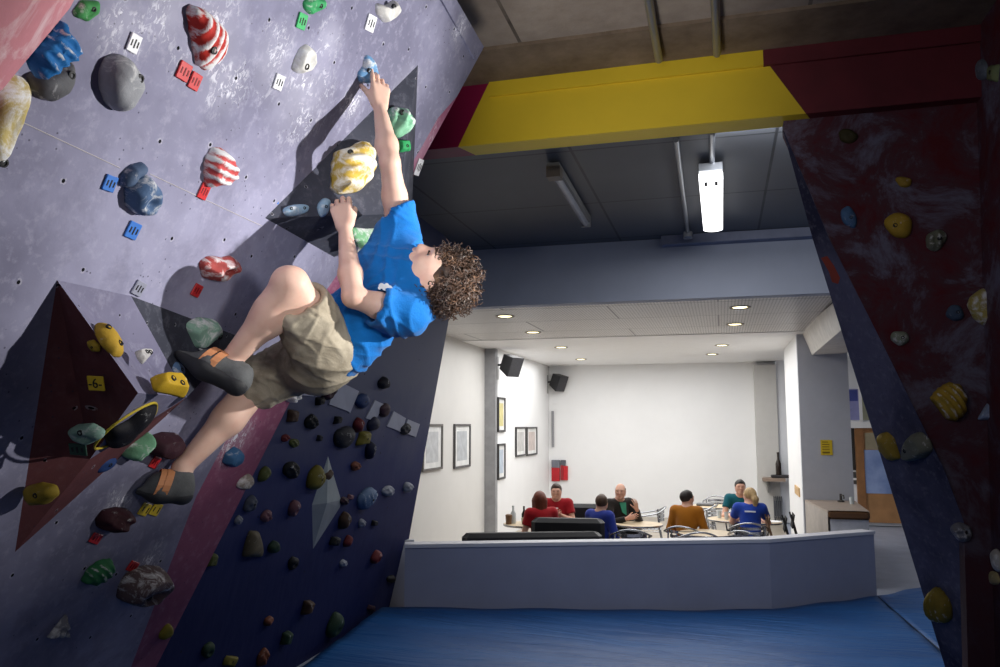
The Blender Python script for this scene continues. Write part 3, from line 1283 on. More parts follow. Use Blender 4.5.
def hold(pl, px, py, w, h, ang, style, rgb, label, name='climbing_hold', depth=.45, chalk=.3, bolts=((.15, .1),), group=None, mat=None, chalk_rgb=(226, 226, 226), res=(36, 12), poly=None):
    """a hold whose middle is at px,py; w,h its size in photo pixels along ang and across"""
    hold_seed[0] += 1
    c, a, b, n = hold_axes(pl, px, py, ang)
    s1, s2 = scale_at(pl, px, py, ang)
    W, L = w / 2 * s1, h / 2 * s2
    # keep the apparent size: resin never stretches wildly along the receding way
    H = depth * min(W, L) * (2 if pl is not MAIN else 1.55)
    pl2 = None
    if poly is None:
        c = Plane(c + n * H * .15, n).hit(px, py) - n * H * .15
    if poly is not None:
        res = (56, 18)
        up_ = Plane(c + n * H * .15, n)
        P3 = [up_.hit(*q) - n * H * .15 for q in poly]
        c = np.mean(P3, axis=0)
        pl2 = [((q - c) @ a, (q - c) @ b) for q in P3]
        ex = [max(abs(q[i]) for q in pl2) for i in (0, 1)]
        W, L = ex
    v, f, crest = hold_mesh(W, L, H, style, hold_seed[0], *res, poly=pl2)
    c0 = c - n * .003
    vw = [a * p[0] + b * p[1] + n * p[2] for p in v]
    me = mesh(name, vw, f, True)
    at_ = me.attributes.new('crest', 'FLOAT', 'POINT')
    at_.data.foreach_set('value', crest)
    o = link(name, me, mat or hold_mat(rgb, chalk, chalk_rgb), None, c0)
    tag(o, label, 'climbing hold', group)
    arr = np.array(v)
    for (bx, by) in bolts:
        tx, ty = bx * W, by * L
        d2 = (arr[1:, 0] - tx) ** 2 + (arr[1:, 1] - ty) ** 2
        zz = arr[1:, 2][np.argsort(d2)[:3]].max()
        r = min(.0085, .17 * min(W, L))
        p = a * tx + b * ty + n * zz
        MB().lathe([(r * 1.35, -.008), (r * 1.35, .0012), (r * .8, .002), (r * .8, -.001), (r * .3, -.001)], p, n, 12).build('bolt', BOLT, o)
    return o


TAGM = {'w': (226, 226, 230), 'r': (196, 40, 44), 'y': (216, 186, 40), 'b': (60, 120, 204), 'g': (60, 170, 100), 'c': (150, 152, 168), 'dg': (30, 66, 52)}


def grade_tag(pl, px, py, w, h, ang, colr, label, txt=None, marks=3):
    c, a, b, n = hold_axes(pl, px, py, ang)
    s1, s2 = scale_at(pl, px, py, ang)
    W, L = w * s1, h * s2
    o = thing('grade_tag', label, 'route tag', c, group='grade tags')
    MB().box(n * .004, (W, L, .006), (a, b, n), .0015).build('plate', paint(TAGM[colr], .4, var=.05), o)
    ink = paint((24, 24, 30), .6, key='ink') if colr != 'r' else paint((120, 18, 24), .6)
    if txt:
        me = text_mesh(txt, min(L * .95, W * .95), .0006)
        place_axes(me, n * .0078, a, -b if (np.cross(a, -b) @ n) > 0 else b)
        link('lettering', me, ink, o)
    else:
        mb = MB()
        for k in range(marks):
            mb.box(n * .0075 + a * W * (-.28 + .56 * k / max(1, marks - 1)), (W * .1, L * (.5 if k % 2 else .36), .0012), (a, b, n))
        mb.build('lettering', ink, o)
    return o


GM = 'holds on the overhanging panel'
H = lambda *a, **k: hold(MAIN, *a, group=GM, **k)
H(88, 10, 27, 25, -20, 'round+jug', (70, 150, 84), 'green pocket hold with a dark hole near the top left, beside the pink volume', bolts=((.3, .1),), poly=[(73,12),(82,0),(100,1),(100,13),(87,22),(75,17)])
hold(Plane(MAIN.p + MAIN.n * .05, MAIN.n), 52, 50, 58, 44, -35, 'quad+ridge', (38, 120, 190), 'large bright blue grooved hold half under the pink volume', group=GM, depth=.5, bolts=(), chalk=.2)
H(54, 80, 44, 42, -30, 'round', (104, 104, 108), 'rounded dark grey hold directly below the large blue one', bolts=((.5, .15),), depth=.6, poly=[(28,74),(45,70),(62,62),(72,60),(73,78),(65,93),(50,102),(38,98),(30,88)])
H(3, 120, 38, 96, 15, 'round+jug', (206, 186, 120), 'long white and yellow hold cut by the left frame edge', bolts=((.2, -.8),), chalk=.55, depth=.7, poly=[(0,82),(12,74),(26,78),(29,88),(23,105),(20,125),(12,145),(4,163),(-6,172),(-14,130),(-8,90)])
H(121, 83, 36, 58, -4, 'round', (166, 168, 174), 'pale grey egg-shaped hold with a dark bolt pocket, upper left', bolts=((.35, .3),), depth=.75, chalk=.3, poly=[(118,54),(128,57),(137,70),(139,84),(133,98),(126,110),(117,112),(107,104),(101,88),(101,72),(107,58)])
H(208, 40, 68, 40, 66, 'cone+ridge', (196, 52, 44), 'tall red and white ridged cone-shaped hold at the top of the panel', depth=.62, chalk=.55, bolts=((.15, -.3),), poly=[(188,8),(195,5),(205,10),(214,18),(224,28),(229,40),(226,56),(216,68),(206,71),(198,66),(195,50),(191,28)])
H(313, 2, 28, 22, 20, 'quad+jug', (62, 160, 100), 'green hold at the top edge above a green tag', bolts=((.2, .2),), poly=[(303,2),(312,-4),(326,0),(327,6),(318,12),(310,15),(304,9)])
H(386, 9, 26, 22, -30, 'tri', (212, 210, 206), 'small white pinch hold at the top edge near the panel lip', bolts=((.1, .3),), chalk=.5, poly=[(376,2),(385,6),(396,0),(399,8),(392,18),(384,23),(377,14)])
H(304, 59, 32, 22, -70, 'tri+jug', (226, 224, 218), 'white rounded triangular hold left of the raised hand', bolts=((-.4, .2),), chalk=.5, poly=[(307,44),(314,50),(315,62),(310,71),(299,74),(292,70),(296,58),(301,48)])
H(368, 70, 32, 20, -60, 'round+lump', (112, 160, 204), 'light blue hold gripped by the climber\'s raised right hand', bolts=((-.2, .3),), depth=.38, chalk=.45, poly=[(366,55),(371,56),(373,64),(378,70),(376,80),(368,84),(360,83),(358,74),(364,66)])
H(217, 168, 40, 30, -60, 'quad+ridge', (206, 84, 84), 'pink and white scalloped hold left of the dark volume', depth=.55, chalk=.62, bolts=(), poly=[(206,160),(213,148),(222,147),(232,158),(235,172),(230,181),(220,186),(206,187),(205,172)])
hb = thing('climbing_hold', 'blue-grey double-lobed jug with a pale centre, between two blue tags', 'climbing hold', mainp(139, 190), group=GM)
for (pn, args, kw) in (('body', (142, 195, 34, 42, -10, 'round+jug', (84, 112, 150)), dict(poly=[(126,188),(135,178),(147,174),(156,186),(158,203),(150,215),(138,215),(127,207)], depth=.7, chalk=.4)),
                       ('upper_lobe', (133, 176, 30, 16, -38, 'round', (84, 104, 134)), dict(poly=[(120,186),(122,174),(131,165),(143,162),(148,168),(136,177),(127,188)], depth=.8, chalk=.3))):
    q = hold(MAIN, *args, 'x', name=pn, bolts=(), **kw)
    q.parent = hb
    q.location = Vector(q.location) - hb.location
    for kx in ('label', 'category'):
        del q[kx]
H(219, 268, 42, 24, -8, 'round+lump', (178, 78, 74), 'lumpy red and white hold below the scalloped one, in the climber\'s shadow', depth=.7, chalk=.5, bolts=(), poly=[(200,262),(210,256),(222,258),(232,256),(239,262),(236,270),(228,276),(216,281),(203,278)])
H(201, 332, 34, 26, -8, 'quad', (150, 188, 168), 'pale green and white block hold above the upper shoe', depth=.7, chalk=.5, bolts=((.55, -.1),), poly=[(184,324),(200,318),(216,320),(218,332),(206,338),(192,348),(187,346)])
H(136, 446, 34, 22, -38, 'round+jug', (120, 176, 140), 'pale green curved hold under the large maroon volume', depth=.8, chalk=.4, bolts=(), poly=[(122,456),(130,446),(144,437),(151,432),(151,442),(142,452),(130,460)])
H(162, 445, 38, 24, -25, 'quad', (62, 34, 44), 'dark maroon block hold just above the lower shoe', depth=.7, chalk=.12, bolts=(), poly=[(146,449),(152,437),(164,433),(178,434),(181,440),(172,450),(160,457),(148,454)])
H(103, 463, 26, 13, -12, 'round', (44, 70, 124), 'small dark blue hold beneath the large maroon volume', depth=.7, chalk=.1)
H(113, 521, 34, 24, -18, 'round+lump', (64, 32, 40), 'dark maroon lumpy hold below the large volume', depth=.7, chalk=.15, bolts=(), poly=[(97,520),(104,511),(118,508),(130,510),(129,518),(120,526),(108,531),(98,528)])
H(98, 571, 34, 22, -35, 'round+ridge', (60, 132, 84), 'green oval hold with grooves near the bottom left', depth=.6, chalk=.2, bolts=(), poly=[(82,582),(88,570),(100,561),(112,559),(112,568),(102,578),(90,585)])
H(142, 582, 52, 34, -18, 'quad+jug', (112, 92, 92), 'big grey-brown scooped hold near the bottom of the panel', depth=.65, chalk=.4, bolts=((-.3, -.1),), poly=[(119,600),(122,585),(132,572),(148,567),(163,568),(166,576),(158,588),(146,600),(130,604)])
H(60, 629, 24, 14, -35, 'tri+lump', (150, 150, 156), 'small chalky grey chip hold lowest on the panel', depth=.6, chalk=.5, bolts=())
H(231, 457, 22, 16, -50, 'quad', (64, 108, 152), 'blue angular hold on the pink stripe', depth=.7, chalk=.25, bolts=(), poly=[(223,463),(226,454),(235,447),(241,450),(238,460),(230,467)])
H(245, 482, 12, 11, 0, 'round', (170, 160, 150), 'small white and brown hold on the lower rim of the pink stripe', depth=.8, chalk=.5, bolts=())
H(293, 394, 11, 12, 0, 'round+lump', (178, 182, 192), 'small white hold on the panel edge under the shorts', depth=.8, chalk=.6, bolts=())
G1 = 'holds on the large volume'
hold(P_UPPER, 109, 339, 40, 21, 52, 'round', (212, 172, 60), 'long yellow oval hold with two bolts on the grey volume face', group=G1, depth=.3, bolts=((-.45, 0), (.45, 0)), chalk=.15, poly=[(97,322),(104,324),(114,334),(122,347),(123,356),(114,355),(103,344),(96,331)])
hold(P_MAROON, 93, 346, 16, 12, 40, 'round', (176, 150, 50), 'small yellow disc hold on the maroon face', group=G1, depth=.4, chalk=.1, poly=[(87,341),(93,340),(99,346),(99,352),(93,352),(88,346)])
hold(P_UPPER, 143, 354, 18, 17, 30, 'tri', (214, 212, 210), 'small white triangular hold on the grey volume face', group=G1, depth=.35, chalk=.4, bolts=((.0, .0), (.45, .2)), poly=[(136,351),(142,349),(152,350),(152,354),(143,364),(138,357)])
hold(P_UPPER, 170, 384, 34, 20, 14, 'quad', (216, 176, 44), 'yellow angular hold on the corner of the grey volume', group=G1, depth=.45, chalk=.15, bolts=((-.3, -.1), (.2, -.3)), poly=[(152,376),(160,375),(176,376),(184,384),(186,397),(172,393),(156,390)])
hold(P_VRIGHT, 179, 370, 13, 15, 10, 'round', (96, 126, 166), 'small pale blue hold under the upper shoe', group=G1, depth=.25, chalk=.3)
hold(P_MAROON, 86, 434, 36, 20, 4, 'round+jug', (140, 176, 160), 'pale green oval hold low on the maroon face', group=G1, depth=.6, chalk=.3, bolts=((.05, .3),), poly=[(68,430),(76,425),(92,424),(104,431),(102,438),(88,445),(74,440)])
hold(P_MAROON, 41, 494, 34, 21, -4, 'round', (164, 140, 48), 'dark yellow rounded hold at the foot of the maroon face', group=G1, depth=.6, chalk=.1, bolts=((.2, .2),), poly=[(25,487),(40,483),(55,486),(58,495),(48,504),(32,505),(25,497)])
hy = hold(P_LOWER, 133, 424, 66, 15, -38, 'round', (24, 24, 30), 'long black hold with a yellow rim under the volume', group=G1, depth=.22, chalk=.05, bolts=(), poly=[(106,440),(112,430),(128,422),(146,408),(158,405),(150,416),(136,428),(120,444),(109,448)])
c, a, b, n_ = hold_axes(P_LOWER, 133, 424, -38)
s1, s2 = scale_at(P_LOWER, 133, 424, -38)
MB().tube([a * 35 * s1 * math.cos(t) * (1 + .1 * math.sin(3 * t)) + b * 9 * s2 * math.sin(t) + n_ * .006 for t in np.linspace(0, 2 * math.pi, 40, endpoint=False)], .004, 6, True).build('yellow_rim', paint((200, 176, 50), .6), hy)
G2 = 'holds on the dark grey volume'
HB = hold(P_V2, 352, 168, 58, 44, -72, 'round+ridge', (224, 190, 84), 'large yellow and white ridged hold between the climber\'s arms', group=G2, depth=.5, chalk=.6, chalk_rgb=(250, 244, 226), bolts=((.2, .5),), poly=[(332,168),(335,152),(347,148),(360,141),(371,144),(374,158),(374,172),(368,184),(355,193),(338,194),(331,190),(333,178)])
_c = np.empty(len(HB.data.vertices), np.float32)
HB.data.attributes['crest'].data.foreach_get('value', _c)
HB.data.attributes['crest'].data.foreach_set('value', _c * .3)
hold(P_V2S, 399, 122, 32, 26, 70, 'round+lump', (150, 204, 168), 'pale green rounded hold right of the raised forearm', group=G2, depth=.55, chalk=.35, bolts=((-.3, -.1),)) if False else hold(P_V2, 399, 122, 32, 24, 70, 'round+lump', (140, 200, 164), 'pale green rounded hold right of the raised forearm', group=G2, depth=.55, chalk=.35, bolts=((-.4, -.1),))
hold(P_V2, 404, 146, 14, 13, 80, 'quad', (52, 160, 96), 'small bright green square hold under the pale green one', group=G2, depth=.5, chalk=.1)
hold(P_V2, 296, 209, 26, 14, -6, 'moon', (166, 200, 226), 'pale blue crimp hold with two bolts near the volume tip', group=G2, depth=.5, chalk=.4, bolts=((-.5, 0), (.5, -.1)))
hold(P_V2, 324, 207, 18, 13, -66, 'round', (166, 200, 226), 'pale blue crimp hold under the climber\'s left fingers', group=G2, depth=.5, chalk=.3, bolts=((-.1, 0),))
hold(P_V2U, 362, 236, 26, 18, -45, 'tri', (130, 190, 140), 'green and white triangular hold under the dark volume', group=G2, depth=.4, chalk=.55, bolts=())

# grade tags
grade_tag(MAIN, 133, 43, 12, 18, 30, 'w', 'small white tag with black writing above the pale grey egg hold')
grade_tag(MAIN, 183, 71, 13, 17, 32, 'r', 'red and white tag, left of two below the red cone hold')
grade_tag(MAIN, 194, 81, 11, 16, 32, 'r', 'red tag, right of two below the red cone hold')
grade_tag(MAIN, 278, 82, 9, 15, 25, 'w', 'white tag below the white triangular hold')
grade_tag(MAIN, 301, 21, 9, 15, 25, 'g', 'green tag under the green hold at the top edge')
grade_tag(MAIN, 370, 23, 9, 15, 28, 'w', 'white tag beside the white pinch hold')
grade_tag(P_V2, 319, 142, 8, 13, 22, 'y', 'upper of two yellow tags left of the yellow ridged hold')
grade_tag(P_V2, 311, 155, 8, 13, 22, 'y', 'lower of two yellow tags left of the yellow ridged hold')
grade_tag(MAIN, 109, 183, 12, 16, 20, 'b', 'blue tag left of the blue-grey jug')
grade_tag(MAIN, 132, 230, 12, 17, 24, 'b', 'blue tag below the blue-grey jug')
grade_tag(MAIN, 203, 191, 9, 16, 28, 'r', 'red tag below the pink scalloped hold')
grade_tag(MAIN, 196, 290, 8, 13, 28, 'r', 'red tag below the lumpy red and white hold')
grade_tag(MAIN, 138, 288, 10, 15, 28, 'c', 'clear grey tag at the upper edge of the large volume')
grade_tag(P_MAROON, 97, 383, 16, 14, 3, 'y', 'yellow tag reading -6- on the maroon face', txt='-6-')
grade_tag(P_MAROON, 79, 449, 17, 11, 4, 'dg', 'dark green tag under the pale green oval hold')
grade_tag(MAIN, 154, 462, 7, 12, 25, 'r', 'red tag under the dark maroon block hold')
grade_tag(MAIN, 144, 509, 8, 12, 18, 'y', 'left of two yellow tags below the lower shoe', marks=2)
grade_tag(MAIN, 155, 509, 8, 12, 18, 'y', 'right of two yellow tags below the lower shoe', marks=2)
grade_tag(MAIN, 95, 538, 9, 10, 20, 'r', 'red tag under the dark maroon lumpy hold')
grade_tag(MAIN, 132, 566, 8, 10, 20, 'r', 'red tag above the big grey-brown hold')
grade_tag(P_V2, 276, 197, 7, 13, 22, 'b', 'dark blue tag near the tip of the dark volume')
grade_tag(MAIN, 418, 167, 5, 17, 22, 'w', 'white tag on the panel edge right of the forearm')

# ---- rear panel: flat boards and many small holds
G3 = 'small holds on the navy rear panel'


def board(pts, rgb, label, th=.012, name='flat_volume'):
    P = [rearp(*p) for p in pts]
    base = np.mean(P, axis=0)
    o = MB().prism([p + nr * th for p in P], -nr * th).build(name, paint(rgb, .7, var=.08), loc=base)
    return tag(o, label, 'climbing volume', 'pale flat volumes on the rear panel')


PALE = (158, 160, 174)
board([(297, 384), (310, 378), (325, 380), (322, 391), (312, 396), (300, 395)], PALE, 'pale rounded flat board under the climber\'s shorts')
board([(336, 380), (358, 391), (349, 413), (347, 411), (328, 404)], PALE, 'pale four-sided flat board right of the rounded board')
board([(374, 400), (383, 404), (374, 421), (365, 418)], PALE, 'small pale flat board between blue and maroon holds')
board([(393, 411), (405, 418), (401, 432), (386, 426)], PALE, 'pale flat board, second from the right end of the row')
board([(407, 419), (419, 424), (415, 437), (403, 432)], PALE, 'pale flat board at the right end of the row')
base = rearp(327, 505)
tw = thing('tall_volume', 'tall pale grey diamond-shaped volume on the navy rear panel', 'climbing volume', base, group='pale flat volumes on the rear panel')
ap = rearp(327, 503, .05)
ring = [rearp(*p) for p in ((328, 456), (341, 500), (340, 507), (313, 549), (312, 505))]
up_f = [(0, 1, 5), (4, 0, 5)]
VT = paint((140, 148, 150), .7, var=.1)
MB().add([ring[4], ring[0], ring[1], ap], [(0, 1, 3), (1, 2, 3)]).build('upper_faces', VT, tw, sub=base)
MB().add(ring[1:] + [ap], [(0, 1, 4), (1, 2, 4), (2, 3, 4)]).build('lower_faces', paint((126, 132, 138), .7, var=.1), tw, sub=base)

CN = {'maroon': (70, 38, 54), 'blue': (44, 72, 128), 'dark blue': (30, 36, 70), 'black': (24, 26, 32), 'charcoal': (44, 46, 56), 'brown': (96, 70, 54), 'red': (140, 54, 58), 'yellow': (150, 138, 50),
      'olive': (104, 112, 56), 'green': (56, 84, 62), 'tan': (130, 118, 92), 'white': (184, 188, 200), 'pale blue': (120, 150, 192), 'pink': (150, 104, 116), 'grey': (104, 110, 128), 'orange': (150, 86, 60)}
small = [
    (329, 391, 16, 17, 'maroon', 'dark maroon ball hold left of the four-sided board'),
    (319, 401, 9, 8, 'black', 'small black hold below the rounded board'),
    (362, 401, 15, 15, 'blue', 'blue rounded hold right of the four-sided board'),
    (384, 410, 11, 16, 'maroon', 'maroon oval hold between two flat boards'),
    (373, 424, 13, 11, 'dark blue', 'dark blue hold hanging below the small board'),
    (405, 429, 11, 11, 'charcoal', 'charcoal hold overlapping the right end boards'),
    (383, 383, 9, 15, 'charcoal', 'dark teardrop hold high on the rear panel'),
    (292, 416, 12, 15, 'brown', 'brown hold nearest the panel edge below the white edge hold'),
    (311, 422, 13, 16, 'black', 'black knobbly hold right of the brown hold'),
    (337, 420, 7, 9, 'black', 'tiny black hold above the large charcoal one'),
    (344, 437, 22, 21, 'charcoal', 'large round charcoal hold at the centre of the rear panel'),
    (357, 425, 8, 11, 'red', 'small red hold touching the large charcoal one'),
    (363, 438, 13, 16, 'yellow', 'yellow oval hold right of the large charcoal one'),
    (285, 438, 8, 8, 'red', 'small red hold near the pink stripe'),
    (294, 443, 10, 11, 'olive', 'olive hold right of the small red one near the stripe'),
    (319, 438, 5, 7, 'charcoal', 'tiny charcoal hold left of the large charcoal ball'),
    (369, 450, 7, 13, 'dark blue', 'narrow dark blue hold below the yellow oval'),
    (386, 455, 6, 14, 'tan', 'narrow tan and brown hold to the right of the rear panel'),
    (355, 466, 9, 9, 'orange', 'orange-red hold right of the tall volume tip'),
    (291, 470, 16, 20, 'black', 'black-green round hold left of the tall volume'),
    (264, 474, 12, 13, 'olive', 'olive green hold beside the lower shin'),
    (315, 478, 17, 19, 'yellow', 'yellow ball hold beside the tall volume'),
    (328, 475, 10, 8, 'brown', 'brown hold on the upper part of the tall volume'),
    (344, 501, 9, 9, 'maroon', 'maroon hold at the right edge of the tall volume'),
    (350, 497, 6, 7, 'pink', 'small pink hold right of the tall volume'),
    (366, 498, 18, 15, 'pale blue', 'pale blue ridged hold, middle of the lower row'),
    (388, 491, 12, 13, 'white', 'white lumpy hold right of the pale blue one'),
    (407, 487, 7, 10, 'white', 'small white hold nearest the right edge of the rear panel'),
    (250, 504, 14, 13, 'grey', 'grey lumpy hold beside the pink stripe'),
    (266, 516, 10, 13, 'pink', 'dusky pink hold right of the grey lumpy one'),
    (293, 508, 9, 12, 'pink', 'pink chip hold between the stripe and the tall volume'),
    (238, 520, 6, 10, 'white', 'small white chip hold next to the pink stripe'),
    (254, 546, 21, 27, 'tan', 'big tan cone hold low on the rear panel'),
    (273, 547, 9, 13, 'green', 'dark green hold right of the tan cone'),
    (211, 560, 11, 15, 'olive', 'olive hold low beside the pink stripe'),
    (293, 563, 10, 13, 'black', 'black hold right of and below the tan cone'),
    (334, 541, 9, 12, 'black', 'black hold right of the tall volume foot'),
    (347, 541, 6, 8, 'red', 'small red hold right of the black one by the volume foot'),
    (343, 520, 8, 12, 'brown', 'brown hold just right of the tall volume'),
    (343, 563, 7, 8, 'white', 'single white chip low in the middle of the rear panel'),
    (375, 557, 7, 9, 'red', 'red hold low to the right of the rear panel'),
    (361, 523, 5, 6, 'white', 'tiny white screw-on hold left of a tiny black one'),
    (374, 523, 6, 6, 'black', 'tiny round black hold right of a tiny white one'),
    (391, 579, 8, 9, 'black', 'black hold close to the mat at the right'),
    (306, 607, 8, 11, 'brown', 'brown hold low above the mat'),
    (268, 621, 8, 9, 'orange', 'orange hold low left of the mat corner'),
    (334, 625, 13, 17, 'green', 'dark green hold right above the mat'),
    (371, 608, 9, 7, 'maroon', 'flat maroon hold just above the mat edge'),
    (285, 638, 8, 10, 'green', 'small green hold at the lower left near the mat'),
    (208, 650, 12, 15, 'green', 'pale green hold at the bottom left of the rear panel'),
    (230, 661, 15, 14, 'yellow', 'yellow hold cut by the lower frame edge'),
    (262, 657, 10, 12, 'orange', 'orange-brown hold at the bottom right of the yellow one'),
    (166 * 1 + 0, 632, 9, 13, 'yellow', 'yellow hold on the lower stripe rim at the bottom'),
]
CONE = [(250, 531), (258, 531), (263, 545), (265, 557), (243, 557), (246, 543)]
for (px, py, w, h, cn, lab) in small:
    st = {'pale blue': 'round+ridge', 'white': 'round+lump', 'tan': 'cone'}.get(cn, random.choice(['round', 'round+lump', 'round+jug', 'quad']))
    if px == 166:
        hold(MAIN, px, py, w, h, 10, 'round', CN[cn], lab, group=GM, depth=.6, chalk=.1, bolts=())
        continue
    hold(REAR, px, py, w * .88, h * .88, random.choice([0, 12, -15]), st, tuple(int(q * .8) for q in CN[cn]), lab, group=G3, depth=.42 if w > 9 else .6, chalk=.1, poly=CONE if st == 'cone' else None, bolts=((.0, .0),) if w > 12 else (), res=(24, 8))

# ---- right wall
G4 = 'holds on the dark right wall'
R = lambda *a, **k: hold(RIGHTP, *a, group=G4, **k)
R(904, 181, 17, 12, 10, 'moon', (170, 140, 56), 'yellow crescent hold high on the red wall', chalk=.2, bolts=())
R(849, 217, 24, 14, 70, 'round', (84, 120, 160), 'blue oblong hold near the leaning edge of the red wall', chalk=.25)
R(899, 225, 27, 26, -20, 'round', (190, 156, 56), 'round yellow hold on the red wall', chalk=.2, depth=.4, bolts=((-.4, 0),))
R(936, 240, 20, 22, 30, 'round+lump', (120, 122, 104), 'grey and yellow lumpy hold right of the round yellow one', chalk=.3)
R(848, 136, 20, 14, 10, 'round', (72, 66, 40), 'dim yellow hold in the shade under the beam', chalk=.05, bolts=())
R(900, 338, 18, 15, 30, 'round', (142, 150, 130), 'small pale green hold in the middle of the red wall', chalk=.4)
R(955, 313, 17, 17, 20, 'round', (74, 92, 116), 'slate blue round hold left of the yellow fin', chalk=.2)
R(979, 307, 40, 28, -78, 'tri', (186, 170, 96), 'pale yellow fin-shaped hold at the corner of the right wall', chalk=.5, bolts=(), poly=[(967,305),(970,297),(979,290),(985,287),(992,298),(992,322),(984,326),(974,319)])
hold(FP, 888, 446, 32, 24, 62, 'round', (176, 148, 60), 'yellow triangular hold on the violet facet', group=G4, chalk=.2, bolts=(), depth=.35, poly=[(879, 434), (886, 432), (893, 438), (900, 459), (892, 461), (881, 450)])
hold(facet_planes[3], 917, 446, 30, 26, 15, 'tri', (120, 122, 108), 'grey, yellow and blue wedge hold right of the yellow triangle', group=G4, chalk=.25, bolts=((-.3, -.1),), depth=.4, poly=[(905, 460), (906, 445), (912, 434), (920, 432), (928, 440), (932, 450), (925, 458), (912, 461)])
R(949, 401, 38, 42, -20, 'round+ridge', (184, 152, 56), 'large yellow ridged shell hold on the red wall', chalk=.2, bolts=(), depth=.5, poly=[(930,398),(937,389),(948,382),(960,384),(967,396),(966,414),(955,422),(945,418),(936,406)])
R(987, 412, 20, 18, -90, 'tri', (150, 164, 190), 'pale blue pointed hold right of the yellow shell', chalk=.3, bolts=(), depth=.5, poly=[(977, 420), (984, 408), (989, 401), (993, 405), (995, 420)])
R(962, 532, 22, 18, 25, 'round+lump', (120, 120, 128), 'grey lumpy hold at the foot of the violet facet', chalk=.35)
hold(facet_planes[4], 939, 606, 30, 23, 40, 'round+ridge', (150, 130, 52), 'dark yellow grooved hold low on the violet facet', group=G4, chalk=.1, bolts=(), depth=.5)
hold(SIDEP, 981, 70, 12, 20, 0, 'round', (110, 118, 128), 'grey round hold at the top right corner', group=G4, chalk=.25, bolts=(), depth=.3)
hold(SIDEP, 994, 73, 10, 20, 0, 'quad', (130, 140, 96), 'yellow-green hold at the top right frame edge', group=G4, chalk=.2, depth=.3)
hold(SIDEP, 997, 560, 8, 22, 0, 'round', (190, 186, 178), 'white rounded hold low at the right frame edge', group=G4, chalk=.4, bolts=(), depth=.3)
hold(SIDEP, 993, 578, 12, 14, 0, 'round', (180, 164, 116), 'cream hold below the white one at the right frame edge', group=G4, chalk=.3, bolts=(), depth=.3)
# ================================================================== PEOPLE
def skin_mat(name, rgb, ruddy=(214, 140, 118)):
    m = NT(name)
    f = m.noise(14, 4, .6)
    m.color(m.mix(m.math('MULTIPLY', m.ramp(f, [(.45, (0, 0, 0)), (.75, (1, 1, 1))]), .35), lin(rgb), lin(ruddy)))
    m.b.inputs['Subsurface Weight'].default_value = .08
    m.b.inputs['Subsurface Radius'].default_value = (.02, .008, .004)
    m.bump(m.noise(120, 3), .12, .001)
    m.set(.5, 0, .35)
    return m.m


def cloth_mat(name, rgb, weave=220, var=.1, wr=.5):
    m = NT(name)
    c = lin(rgb)
    f = m.noise(7, 5, .6, None, .8)
    m.color(m.ramp(f, [(.3, tuple(x * (1 - var * 1.6) for x in c[:3]) + (1,)), (.65, c)]))
    w1 = m.noise(7, 4, .5, m.mapping(sc=(1, 1, 2.0), rot=(.4, .7, .2)), .5)
    w2 = m.noise(weave, 2)
    m.bump(m.math('ADD', w1, m.math('MULTIPLY', w2, .12)), wr, .02)
    m.set(.85, 0, .15)
    m.b.inputs['Sheen Weight'].default_value = .15
    return m.m


SKIN = skin_mat('skin_fair', (222, 178, 156))
SKIN2 = skin_mat('skin_light', (214, 166, 142))


def head_prims(c, u, f, s=1.0, neck=None, nr_=.055, sub_eyes=True):
    """c skull centre, u towards the crown, f where the face looks"""
    u = unit(u)
    f = unit(np.asarray(f) - u * (np.asarray(f) @ u))
    l = np.cross(u, f)                      # the person's left
    P = lambda F_, U_, L_=0.0: np.asarray(c) + (f * F_ + u * U_ + l * L_) * s
    ax = np.array([l, f, u])
    pr = [el(P(-.012, .012), np.array([.074, .093, .088]) * s, ax, k=.02),
          rc(P(.035, -.012), P(.058, -.092), .064 * s, .030 * s, k=.03 * s),
          rc(P(.062, -.098), P(.070, -.106), .020 * s, .017 * s, k=.02 * s)]
    for q in (-1, 1):
        pr += [rc(P(.004, -.06, .05 * q), P(.055, -.1, .018 * q), .026 * s, .02 * s, k=.03 * s),   # jaw line
               el(P(.066, -.036, .036 * q), np.array([.022, .02, .02]) * s, ax, k=.02 * s),          # cheek
               el(P(.082, .016, .028 * q), np.array([.026, .011, .008]) * s, ax, k=.012 * s)]        # brow
    if sub_eyes:
        for q in (-1, 1):
            pr.append(el(P(.094, -.008, .031 * q), np.array([.017, .014, .011]) * s, ax, k=.01 * s, sub=True))
    pr += [rc(P(.090, .000), P(.114, -.036), .008 * s, .0105 * s, k=.012 * s),
           el(P(.106, -.042, .011), np.array([.008, .009, .007]) * s, ax, k=.008 * s),
           el(P(.106, -.042, -.011), np.array([.008, .009, .007]) * s, ax, k=.008 * s),
           el(P(.092, -.067), np.array([.022, .009, .0055]) * s, ax, k=.006 * s),
           el(P(.089, -.077), np.array([.019, .010, .0065]) * s, ax, k=.006 * s)]
    for q in (-1, 1):
        pr += [el(P(-.004, -.016, .075 * q), np.array([.008, .018, .030]) * s, ax, k=.008 * s),
               el(P(.006, -.014, .086 * q), np.array([.008, .008, .014]) * s, ax, k=.004 * s, sub=True)]
    if neck is not None:
        pr.append(rc(P(-.02, -.06), neck, nr_ * s, (nr_ + .006) * s, k=.035 * s))
    return pr, P, ax


EYEW = paint((236, 232, 226), .2, key='eye')
IRIS = paint((70, 52, 40), .2, key='iris')
BROWM = {}


